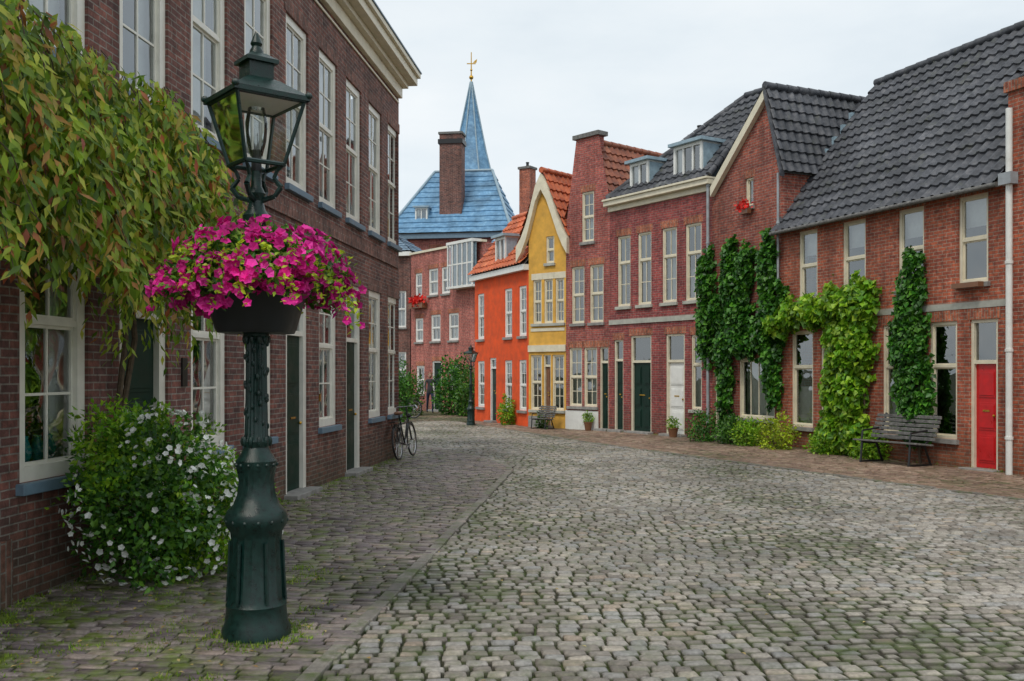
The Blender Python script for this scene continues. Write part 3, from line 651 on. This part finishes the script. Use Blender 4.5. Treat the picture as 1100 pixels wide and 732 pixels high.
def kerb(name,line,w=.11,z=.054):
    V=[];m=MB()
    for (a,b_) in zip(line[:-1],line[1:]):
        a=Vector((*a,0)); b_=Vector((*b_,0)); d=b_-a; n=max(1,round(d.length/.3)); s_=Vector((-d.y,d.x,0)).normalized()*w/2; dd=d.normalized()*.008
        for i in range(n):
            p0=a.lerp(b_,i/n)+dd; p1=a.lerp(b_,(i+1)/n)-dd; zz=z+random.uniform(-.008,.004); B0=len(m.v)
            off=s_*random.uniform(-.16,.16); p0=p0+off; p1=p1+off
            for P_ in (p0-s_,p1-s_,p1+s_,p0+s_): m.v.append((P_.x,P_.y,-.01))
            for P_ in (p0-s_,p1-s_,p1+s_,p0+s_): m.v.append((P_.x,P_.y,zz))
            for q in ((4,5,6,7),(0,1,5,4),(1,2,6,5),(2,3,7,6),(3,0,4,7)): m.f.append(tuple(B0+i_ for i_ in q))
    return m.obj(name,M['kerb'],bevel=.009)
kerb('kerb',K); kerb('kerb',Q,.12,.05)

# ------------------------------------------------------------ street lamps
def lamp(loc,rz=0,sc=1):
    e=empty('street_lamp',loc,rz,sc)
    m=MB(); m.lathe([(.225,0),(.225,.06),(.205,.1),(.195,.2),(.2,.22),(.185,.26),(.165,.66),(.17,.7),(.2,.75),(.205,.8),(.19,.84),(.15,.88),(.125,.95),(.115,1.05),(.13,1.12),(.135,1.17),(.1,1.22),(.082,1.26),(.09,1.3),(.078,1.34),(.072,1.6),(.068,1.98),(.085,2.0),(.085,2.04),(.062,2.08),(.052,2.72),(.085,2.76),(.09,2.8),(.06,2.84),(.045,2.9),(.06,2.95),(.035,3.0),(.03,3.12)],40,flute=((.25,.68,.93),(1.33,1.99,.88),(.94,1.06,.93)))
    m.obj('fluted_post',M['iron'],e,30)
    m=MB()
    for i in range(10):
        t=2*math.pi*i/10
        for z,r in ((1.3,.086),(1.98,.074)): m.ball((r*math.cos(t+z),r*math.sin(t+z),z),.018,6,(1,1,2.0))
    for k in range(26): # twining relief
        t=k*.75; z=1.4+k*.022; m.ball((.072*math.cos(t),.072*math.sin(t),z),.013,6,(1,1,1.7))
        m.ball((.072*math.cos(-t),.072*math.sin(-t),z),.011,6,(1,1,1.7))
    for i in range(14):
        t=2*math.pi*i/14; m.ball((.195*math.cos(t),.195*math.sin(t),.775),.016,6); m.ball((.133*math.cos(t),.133*math.sin(t),1.145),.013,6)
    for i in range(6):
        t=2*math.pi*i/6; m.path([(.19*math.cos(t),.19*math.sin(t),.24),(.178*math.cos(t),.178*math.sin(t),.45),(.172*math.cos(t),.172*math.sin(t),.64)],.012,6)
    m.obj('cast_ornaments',M['iron'],e,True)
    m=MB(); lr=math.radians(33)
    def R(x,y,z): return (x*math.cos(lr)-y*math.sin(lr),x*math.sin(lr)+y*math.cos(lr),z)
    bw,tw,zb,zt=.135,.235,3.14,3.56
    for sx,sy in ((1,1),(1,-1),(-1,-1),(-1,1)):
        m.tube(R(sx*bw,sy*bw,zb),R(sx*tw,sy*tw,zt),.014,n=6)
        m.path([R(sx*.02,sy*.02,2.9),R(sx*.09,sy*.09,2.93),R(sx*.12,sy*.12,2.99),R(sx*.085,sy*.085,3.05),R(sx*.1,sy*.1,3.1),R(sx*.135,sy*.135,3.14)],[.018,.016,.02,.014,.014,.012],6)
        m.ball(R(sx*tw*1.08,sy*tw*1.08,zt+.03),.025,6)
    c4_=[(1,1),(1,-1),(-1,-1),(-1,1)]
    for i in range(4):
        (a,b_),(c_,d_)=c4_[i],c4_[(i+1)%4]
        m.tube(R(a*bw,b_*bw,zb),R(c_*bw,d_*bw,zb),.016,n=6); m.tube(R(a*tw,b_*tw,zt),R(c_*tw,d_*tw,zt),.019,n=6)
    def frus(w0,z0,w1,z1):
        for i in range(4):
            (a,b_),(c_,d_)=c4_[i],c4_[(i+1)%4]; m.poly([R(a*w0,b_*w0,z0),R(c_*w0,d_*w0,z0),R(c_*w1,d_*w1,z1),R(a*w1,b_*w1,z1)])
    frus(.262,3.555,.262,3.585); frus(.262,3.586,.12,3.69); frus(.12,3.69,.085,3.71); frus(.085,3.71,.085,3.81); frus(.11,3.81,.11,3.835); frus(.11,3.836,.05,3.88); frus(.085,3.81,.11,3.81)
    m.lathe([(.05,3.86),(.045,3.9),(.03,3.93),(.04,3.95),(.012,4.02)],12); m.obj('lantern_frame',M['iron'],e,30)
    m=MB()
    for i in range(4):
        (a,b_),(c_,d_)=c4_[i],c4_[(i+1)%4]; m.poly([R(a*bw,b_*bw,zb),R(c_*bw,d_*bw,zb),R(c_*tw,d_*tw,zt),R(a*tw,b_*tw,zt)])
    m.obj('lantern_glass',M['lglass'],e)
    m=MB(); m.lathe([(.04,3.2),(.065,3.3),(.075,3.42),(.055,3.52)],14); m.obj('lamp_bulb',M['lglass'],e,True)
    m=MB(); m.poly([R(a*.225,b_*.225,3.553) for a,b_ in c4_]); m.obj('white_reflector',M['white'],e)
    m=MB(); m.tube((0,0,3.1),(0,0,3.24),.035,.03); m.obj('lamp_holder',M['black'],e)
    return e
lamp((-1.705,6.52,.04),0.1)
lamp((-1.37,32.6,.04),.4,.67)
cx,cy=-1.705,6.52
bk=empty('flower_basket',(cx,cy,0))
m=MB()
def ring(w,z):
    return [(w*math.copysign(abs(math.cos(t))**.6,math.cos(t)),w*math.copysign(abs(math.sin(t))**.6,math.sin(t)),z) for t in [2*math.pi*(i+.5)/24 for i in range(24)]]
rs=[ring(.235,2.06),ring(.25,2.09),ring(.31,2.32),ring(.33,2.35),ring(.33,2.39),ring(.3,2.39),ring(.28,2.3)]
for r_ in rs: m.v+=r_
for k in range(len(rs)-1):
    for i in range(24): j=(i+1)%24; m.f.append((k*24+i,k*24+j,(k+1)*24+j,(k+1)*24+i))
m.f.append(tuple(reversed(range(24)))); m.f.append(tuple(range(6*24,7*24))); m.obj('tub',M['pot'],bk,35)
def mound(n,shell=.85):
    v=rand(n); v/=np.linalg.norm(v,axis=1)[:,None]
    r=shell+(1-shell)*rng.random(n); r*=1+.16*np.sin(v[:,0]*7)*np.sin(v[:,1]*6+v[:,2]*5)+.06*np.sin(v[:,0]*17+v[:,2]*13)
    P=v*r[:,None]*np.array([.58,.54,.27])+np.array([0,0,2.49]); 
    rad=np.hypot(P[:,0],P[:,1]); P[:,2]-=np.clip(rad-.36,0,1)*.5
    return P,v
P,v=mound(6500,.45); keep=~((np.hypot(P[:,0],P[:,1])<.4)&(P[:,2]<2.33)); P,v=P[keep],v[keep]; n=len(P)
leaf_mesh('leaves',P,v*.6+rand(n,.6)+np.array([0,0,-.1]),v+rand(n,.5),.05+.03*rng.random(n),.03,M['leafpet'],bk)
P,v=mound(2100,.9); k=(v[:,2]>-.75)&~((np.hypot(P[:,0],P[:,1])<.42)&(P[:,2]<2.33)); k&=(np.sin(v[:,0]*11+1)+np.sin(v[:,2]*10+v[:,1]*7)+rng.normal(0,.7,len(v))>-.75); P,v=P[k]*np.array([1.03,1.03,1]),v[k]
flowers('petunias',P+v*.03,v+rand(len(v),.45),.032,M['petal'],bk)
P=[];D=[];FP=[]
for i in range(90):
    a=random.random()*6.283; r0=.5; x,y,z=r0*math.cos(a),r0*math.sin(a),2.52+random.uniform(-.15,.12); ln=random.uniform(.1,.26)
    if math.cos(a)>.85: ln=random.uniform(.2,.38)
    for s_ in range(14):
        tt=s_/14; px=x+math.cos(a)*ln*tt*.8; py=y+math.sin(a)*ln*tt*.8; pz=z-ln*tt*tt*1.1+random.gauss(0,.008); P.append((px,py,pz)); D.append((random.gauss(0,1),random.gauss(0,1),random.gauss(-.3,.6)))
    if random.random()<.6: FP.append((px,py,pz))
leaf_mesh('trailing_shoots',P,D,rand(len(P))+np.array([0,-.5,1]),.045,.024,M['leafyel'],bk)
flowers('trailing_petunias',FP,rand(len(FP),.6)+np.array([0,-1,.3]),.032,M['petal'],bk)

# ------------------------------------------------------------ climber on the left
cl=empty('climbing_wisteria')
P=[];D=[];NN=[]; twigs=MB()
for i in range(640):
    Y=random.uniform(5.2,9.5); pr=.08+.82*random.random()**.8
    if Y>8.8: pr*=.95
    top=4.35-.35*(pr/.85)**2-.5*max(0,(Y-8.6))**1.5+.14*math.sin(Y*5)+.1*math.sin(pr*11+Y*3)
    z0=top-random.random()**1.5*1.25; x0=wx(Y)+pr; ln=random.uniform(.35,.95)
    bot=2.4+.16*math.sin(Y*7+pr*5)
    if z0-ln<bot: ln=max(.15,z0-bot+random.uniform(-.15,.2))
    dx,dy=random.uniform(.0,.35),random.uniform(-.25,.3); k=int(ln/.028)
    if i%3==0: twigs.path([(x0,Y,z0),(x0+dx*.6,Y+dy*.6,z0-ln*.35),(x0+dx,Y+dy,z0-ln)],[.006,.004,.002],4)
    for s_ in range(k):
        t=s_/k; x=x0+dx*math.sin(t*1.57); y=Y+dy*math.sin(t*1.57); z=z0-ln*t**1.3
        P.append((x+random.gauss(0,.03),y+random.gauss(0,.03),z)); D.append((random.gauss(.15,.55),random.gauss(-.1,.55),-1+random.gauss(0,.4))); NN.append((random.gauss(.5,.5),random.gauss(-.7,.5),.6))
n=len(P); leaf_mesh('leaves',P,D,NN,.09+.065*rng.random(n),.032+.016*rng.random(n),M['leafclimb'],cl,.15)
P=[];D=[]
for i in range(30):
    Y=random.uniform(7.8,9.5); x0=wx(Y)+random.uniform(.1,.7); z0=2.7; ln=random.uniform(.3,1.0); k=int(ln/.05)
    for s_ in range(k): P.append((x0+.04*math.sin(s_),Y+.03*math.cos(s_*1.3),z0-s_*.05)); D.append((random.gauss(0,.5),random.gauss(0,.5),-1))
leaf_mesh('trailing_leaves',P,D,rand(len(P))+np.array([1,-1,.3]),.1,.03,M['leafclimb'],cl,.15)
for (a,o) in ((8.75,0),(8.82,.05)):
    twigs.path([(wx(a)+.1+o,a,0),(wx(a)+.13+o,a+.05,.6),(wx(a)+.08,a-.03,1.3),(wx(a)+.14+o,a+.04,2.1),(wx(a)+.2,a-.15,2.9),(wx(a)+.35,a-.7,3.6),(wx(a)+.3,a-1.8,3.9),(wx(a)+.25,a-3.2,3.95)],[.035,.03,.028,.026,.024,.02,.018,.012],7)
twigs.obj('stems',M['bark'],cl,True)

wb=empty('white_flowering_bush')
shrub('leaves_a',(-3.0,8.25,.72),(.62,.75,.72),7500,M['leafbush'],.062,.035,wb)
shrub('leaves_b',(-2.72,8.6,.5),(.55,.6,.6),4000,M['leafvine'],.055,.03,wb)
shrub('leaves_c',(-3.25,8.0,1.15),(.3,.4,.42),1500,M['leafvine'],.06,.03,wb)
P=[];D=[]
for i in range(80): # whippy shoots breaking the outline
    v=Vector((random.gauss(0,1),random.gauss(0,1),abs(random.gauss(.8,.6)))).normalized(); b0=Vector((-3.0+v.x*.55,8.3+v.y*.65,.75+v.z*.6))
    for s_ in range(12):
        q=b0+v*(s_*.028)+Vector((0,0,-.004*s_*s_*.3)); P.append(tuple(q)); D.append((v.x+random.gauss(0,.8),v.y+random.gauss(0,.8),v.z+random.gauss(0,.8)))
leaf_mesh('shoots',P,D,rand(len(P))+np.array([0,-.5,1]),.05,.026,M['leafvine'],wb)
nb=1600; v=rand(nb); v/=np.linalg.norm(v,axis=1)[:,None]; 
P1=v*np.array([.67,.8,.77])+np.array([-3.0,8.25,.72]); P2=v*np.array([.6,.64,.64])+np.array([-2.72,8.6,.5]); sel=rng.random(nb)<.4
P=np.where(sel[:,None],P1,P2)+rand(nb,.03); k=(P[:,2]>.08)&(rng.random(nb)<.2+.8*(np.sin(P[:,0]*6+P[:,2]*5)>0)); flowers('white_blossoms',P[k],v[k]+rand(k.sum(),.4),.027,M['petalw'],wb)
m=MB()
for i in range(14): a=random.random()*6.28; m.tube((-3.0,8.3,0),(-3.0+.35*math.cos(a),8.3+.4*math.sin(a),.8),.012,.006,5)
m.obj('stems',M['bark'],wb)

def tufts(name,centers,n,spread,h,parent=None):
    P=[];D=[]
    for (x,y) in centers:
        for i in range(n):
            P.append((x+random.gauss(0,spread),y+random.gauss(0,spread),.03)); D.append((random.gauss(0,.5),random.gauss(0,.5),1))
    return leaf_mesh(name,P,D,rand(len(P)),h*(.5+rng.random(len(P))),.008,M['grass'],parent,.1)
cs=[(cx+.27*math.cos(a)+random.gauss(0,.07),cy+.27*math.sin(a)+random.gauss(0,.07)) for a in np.linspace(0,6.28,90)]
cs+=[(wx(y)+random.uniform(.03,.4)*random.random(),y) for y in np.arange(4.5,20,.045)]
for i in range(700):
    x,y=random.uniform(-3.8,-1.4),random.uniform(5.2,9.5)
    if math.sin(x*5+y*2)+math.sin(y*4-x*3)+(-x-2.5)*1.0>.2: cs.append((x,y))
tufts('grass',cs,18,.04,.04)
cs=[]
for A_,B_ in ((b1.A,b1.B),(b2.A,b2.B),(b3.A,b3.B)):
    for i in range(40): q=A_.lerp(B_,random.random()); cs.append((q.x-.12*random.random(),q.y-.08))
tufts('grass',cs,10,.04,.07)
P=[(random.uniform(-3.6,7),random.uniform(5,20),.066) for i in range(260)]+[(random.uniform(-3.5,-1.2),random.uniform(5,9),.068) for i in range(160)]
leaf_mesh('fallen_leaves',P,rand(len(P))*np.array([1,1,.1]),np.tile([0.,0,1],(len(P),1))+rand(len(P),.15),.04,.022,M['litter'])

# ------------------------------------------------------------ right-hand ivy, vine, shrubs
ivy('ivy_on_gabled_house',b2.e,[(-.05,4.1,.3,.85),(.02,3.0,.4,.8),(.95,4.6,.22,.5),(1.1,3.95,.48,.6),(1.3,3.1,.5,.7),(1.6,4.5,.24,.45),(2.4,4.3,.26,.75),(2.6,3.4,.4,.75),(2.3,2.7,.5,.45),(.75,2.3,.28,.8),(.8,1.2,.22,.8),(2.6,1.9,.25,.9),(1.4,2.55,.75,.28),(.45,3.4,.25,.4)],1250,M['leafivy'],.34,.13,.12)
ivy('green_vine',b1.e,[(.15,2.95,.45,.3),(.75,3.12,.5,.3),(1.45,3.15,.5,.33),(2.2,3.2,.6,.42),(2.85,3.2,.45,.5),(2.5,2.4,.62,.7),(2.95,2.3,.3,.6),(2.2,1.5,.42,.75),(2.65,1.3,.42,.8),(2.25,.5,.7,.5),(2.8,.5,.45,.45)],1000,M['leafvine'],.45,.14,.13)
ivy('ivy_column',b1.e,[(4.32,3.75,.18,.5),(4.22,3.1,.34,.65),(4.25,2.3,.46,.75),(4.32,1.4,.4,.8),(4.4,.8,.33,.4)],1300,M['leafivy'],.28,.11,.1)
m=MB()
for (p_,q_) in (((2.0,-.1,0),(2.3,-.15,2.9)),((2.6,-.1,0),(2.5,-.12,2.8)),((2.9,-.1,0),(2.9,-.1,2.6))): m.path([p_,((p_[0]+q_[0])/2+.08,-.14,1.4),q_],[.035,.028,.02],6)
m.path([(2.3,-.12,2.9),(1.2,-.12,3.05),(0,-.1,2.95)],.02,6); m.path([(4.45,-.06,0),(4.3,-.07,1.5),(4.3,-.05,3.5)],[.03,.025,.01],6); m.obj('vine_stems',M['bark'],b1.e,True)
def bush(x,y,r,h,mat,n=1500,L=.07):
    e=empty('shrub',(0,0,0)); shrub('leaves',(x,y,h*.45),(r,r,h*.62),n,mat,L,L*.6,e)
    m=MB()
    for i in range(6): a=i*1.05; m.tube((x,y,0),(x+r*.5*math.cos(a),y+r*.5*math.sin(a),h*.6),.015,.006,5)
    m.obj('stems',M['bark'],e)
bush(4.9,24.9,.42,.8,M['leafivy']); bush(5.4,24.0,.4,.65,M['leafbush']); bush(5.65,23.3,.38,.65,M['leafvine']); bush(6.05,22.3,.42,.75,M['leafyel']); bush(6.75,21.0,.35,.5,M['leafvine']); bush(7.35,19.9,.4,.5,M['leafvine'])
bush(-2.35,40.5,.85,2.3,M['leafivy'],3000,.14); bush(-1.75,39.2,.55,1.7,M['leafbush'],1800,.12); bush(-3.95,34.6,.45,1.9,M['leafivy'],1500,.12); bush(-.15,32.5,.3,.9,M['leafvine'],900,.09); bush(.95,30.7,.2,.55,M['leafbush'],500,.07); bush(-4.2,40,.6,1.7,M['leafbush'],1500,.12)
def potplant(x,y,r,h):
    e=empty('potted_plant',(x,y,.04)); m=MB(); m.lathe([(r*.7,0),(r,h*.45),(r*1.08,h*.46),(r*1.08,h*.52)],16); m.obj('pot',M['brownp'],e,True); shrub('leaves',(0,0,h*.75),(r*1.2,r*1.2,h*.35),350,M['leafvine'],.06,.035,e)
potplant(4.35,26.4,.14,.5); potplant(2.3,29.5,.13,.5)

# ------------------------------------------------------------ benches
def bench(loc,rz,w=1.35,sc=1):
    e=empty('park_bench',loc,rz,sc); m=MB()
    for i in range(5): y=-.42+i*.1; m.box(-w/2,w/2,y,y+.075,.42-.01*i,.45-.01*i)
    for i in range(6):
        z=.47+i*.08; y=.08+i*.035; m.box(-w/2,w/2,y,y+.028,z,z+.062)
    m.obj('slats',M['wooddk'],e,bevel=.006)
    m=MB()
    for x in (-w*.38,w*.38):
        m.path([(x,-.4,0),(x,-.36,.4),(x,0,.37),(x,.12,.45),(x,.32,.95)],.022,6); m.path([(x,.2,0),(x,.02,.38)],.022,6); m.path([(x,-.38,.4),(x,-.34,.62),(x,.1,.66)],.018,6)
        m.tube((x,-.42,.02),(x,.22,.02),.018)
    m.obj('iron_legs',M['black'],e,True)
def fang(b): d=b.B-b.A; return math.atan2(d.y,d.x)
bench((7.42,18.75,.045),fang(b1)+.12,1.5,1.0)
bench((1.0,30.35,.045),fang(b5),.95,.75)

def bike(loc,rz,lean=.08):
    e=empty('bicycle',loc,rz); e.rotation_euler=(0,lean,rz)
    m=MB(); m.torus((0,-.54,.35),.33,.02); m.torus((0,.54,.35),.33,.02); m.obj('tyres',M['black'],e,True)
    m=MB()
    for y in (-.54,.54):
        m.torus((0,y,.35),.3,.008,m=4)
        for i in range(18): a=i*math.pi/9; m.tube((.02 if i%2 else -.02,y,.35),(0,y+.3*math.cos(a),.35+.3*math.sin(a)),.0022,n=3)
        m.tube((-.04,y,.35),(.04,y,.35),.02)
    m.path([(-.28,.22,.98),(-.2,.36,1.05),(0,.4,1.04),(.2,.36,1.05),(.28,.22,.98)],.011,6); m.tube((-.1,-.03,.28),(.1,-.03,.28),.01); m.torus((.05,-.03,.3),.09,.008,n=20,m=4); m.obj('chrome_parts',M['steel'],e,True)
    m=MB()
    for a_,b_ in (((0,.54,.35),(0,.36,.85)),((0,.36,.85),(0,.35,1.04)),((0,.37,.8),(0,-.03,.3)),((0,.4,.72),(0,-.2,.7)),((0,-.03,.3),(0,-.24,.88)),((.03,-.54,.35),(.02,-.2,.72)),((-.03,-.54,.35),(-.02,-.2,.72)),((.03,-.54,.35),(0,-.03,.3))): m.tube(a_,b_,.017,n=8)
    for y in (-.54,.54):
        pts=[(0,y+.365*math.cos(a),.35+.365*math.sin(a)) for a in np.linspace(.3,2.9,12)]; m.path(pts,.014,5)
    m.box(-.07,.07,-.8,-.35,.76,.775); m.tube((.03,-.75,.76),(.03,-.54,.35),.007,n=5); m.tube((-.03,-.75,.76),(-.03,-.54,.35),.007,n=5); m.ball((0,.5,.85),.05,8); m.tube((.1,-.03,.12+.16),(.1,.05,.28),.012)
    m.obj('frame',M['black'],e,True)
    m=MB(); m.ball((0,-.27,.93),.12,10,(.75,1.15,.35)); m.tube((-.28,.22,.98),(-.27,.12,.95),.018); m.tube((.28,.22,.98),(.27,.12,.95),.018); m.obj('saddle_and_grips',M['brownp'],e,True)
bike((-2.15,19.9,.05),-.16,-.1)
bike((-4.2,37.2,.05),1.1)

def person(loc,rz):
    e=empty('pedestrian_walking',loc,rz)
    J=[((0,0,.95),.12),((0,.0,1.15),.115),((0,.01,1.38),.12),((0,.01,1.5),.06),((.17,0,1.42),.06),((.24,.1,1.16),.045),((.22,-.08,.95),.035),((-.17,0,1.42),.06),((-.24,-.08,1.16),.045),((-.21,-.22,.96),.035),
       ((.09,0,.9),.095),((.1,-.14,.5),.062),((.1,-.02,.1),.045),((.1,-.17,.05),.035),((-.09,0,.9),.095),((-.1,.1,.5),.062),((-.1,.3,.14),.045),((-.1,.2,.05),.035)]
    E=[(0,1),(1,2),(2,3),(2,4),(4,5),(5,6),(2,7),(7,8),(8,9),(0,10),(10,11),(11,12),(12,13),(0,14),(14,15),(15,16),(16,17)]
    me=bpy.data.meshes.new('clothed_body'); me.from_pydata([j[0] for j in J],E,[]); o=bpy.data.objects.new('clothed_body',me); COL.objects.link(o); o.parent=e
    o.modifiers.new('skin','SKIN'); 
    for i,j in enumerate(J): me.skin_vertices[0].data[i].radius=(j[1],j[1]*.85)
    me.skin_vertices[0].data[0].use_root=True
    sb=o.modifiers.new('sub','SUBSURF'); sb.levels=2; sb.render_levels=2
    mm,t,p,oo=newmat('jacket_and_trousers'); co=N(t,'ShaderNodeTexCoord').outputs['Object']; z=N(t,'ShaderNodeSeparateXYZ',Vector=co).outputs[2]
    t.links.new(ramp(t,z,[(.0,(.02,.02,.02)),(.1,(.02,.02,.02)),(.11,(.03,.04,.08)),(.88,(.03,.04,.08)),(.9,(.05,.05,.055)),(1,(.05,.05,.055))]),p.inputs['Base Color']); p.inputs['Roughness'].default_value=.9; me.materials.append(mm)
    sk=plain('skin',(.5,.3,.22),.6,.05)
    m=MB(); m.ball((0,.01,1.63),.1,14,(.8,.95,1.2)); m.ball((0,-.1,1.62),.018,6); m.ball((.085,.01,1.62),.022,6,(.5,1,1.4)); m.ball((-.085,.01,1.62),.022,6,(.5,1,1.4))
    for sx,hx,hy,hz in ((1,.22,-.1,.92),(-1,-.21,-.24,.93)):
        m.ball((hx,hy,hz),.04,8,(.45,1,1.1))
        for f_ in range(4): y=hy-.027+f_*.018; ln=(.06,.075,.07,.055)[f_]; m.path([(hx,y,hz-.03),(hx-sx*.004,y,hz-.03-ln*.55),(hx-sx*.018,y,hz-.03-ln)],[.009,.009,.007],5)
        m.path([(hx,hy-.035,hz),(hx-sx*.01,hy-.06,hz-.03),(hx-sx*.01,hy-.06,hz-.06)],[.011,.01,.008],5)
    m.obj('head_and_hands',sk,e,True)
    m=MB(); m.ball((0,.025,1.665),.105,14,(.85,.95,1.05)); m.obj('hair',M['brownp'],e,True)
    m=MB(); m.ball((.03,-.088,1.645),.011,6); m.ball((-.03,-.088,1.645),.011,6); m.box(-.025,.025,-.098,-.09,1.575,1.583); m.obj('eyes_and_mouth',M['black'],e,True)
person((-3.5,41.8,.03),.2)

# ------------------------------------------------------------ sky, sun, camera
w=bpy.data.worlds.new('World'); S.world=w; w.use_nodes=True; t=w.node_tree; t.nodes.clear()
SE,SR=math.radians(55),math.radians(205)
sky=N(t,'ShaderNodeTexSky',{'sky_type':'NISHITA','sun_disc':False,'sun_elevation':SE,'sun_rotation':SR})
tc=N(t,'ShaderNodeTexCoord').outputs['Generated']
mp=N(t,'ShaderNodeMapping',Vector=tc); mp.inputs['Scale'].default_value=(1,1,2.6)
n=noise(t,mp.outputs[0],2.1,6,.55)
cl_=ramp(t,n,[(.3,(.62,.7,.76)),(.5,(.76,.82,.855)),(.7,(.87,.9,.91))])
cl10=N(t,'ShaderNodeVectorMath',{'operation':'SCALE'}); t.links.new(cl_,cl10.inputs[0]); cl10.inputs['Scale'].default_value=11.6
mix=mixc(t,.9,sky.outputs[0],cl10.outputs[0])
bg=N(t,'ShaderNodeBackground',Color=mix,Strength=.1); wo=t.nodes.new('ShaderNodeOutputWorld'); t.links.new(bg.outputs[0],wo.inputs[0])
sd=bpy.data.lights.new('sun','SUN'); sd.energy=1.5; sd.angle=math.radians(12); sd.color=(1,.94,.85); so=bpy.data.objects.new('sun',sd); COL.objects.link(so)
az=SR; dirv=Vector((math.sin(az)*math.cos(SE),math.cos(az)*math.cos(SE),math.sin(SE))); so.rotation_euler=dirv.to_track_quat('Z','Y').to_euler(); so.location=(0,0,30)
cam=bpy.data.cameras.new('camera'); co_=bpy.data.objects.new('camera',cam); COL.objects.link(co_); co_.location=(0,0,1.8); co_.rotation_euler=(math.radians(90),0,0)
cam.sensor_width=36; cam.lens=34.36; cam.shift_y=.0309; cam.clip_end=1500; S.camera=co_
S.view_settings.view_transform='Standard'; S.view_settings.look='None'; S.view_settings.exposure=0
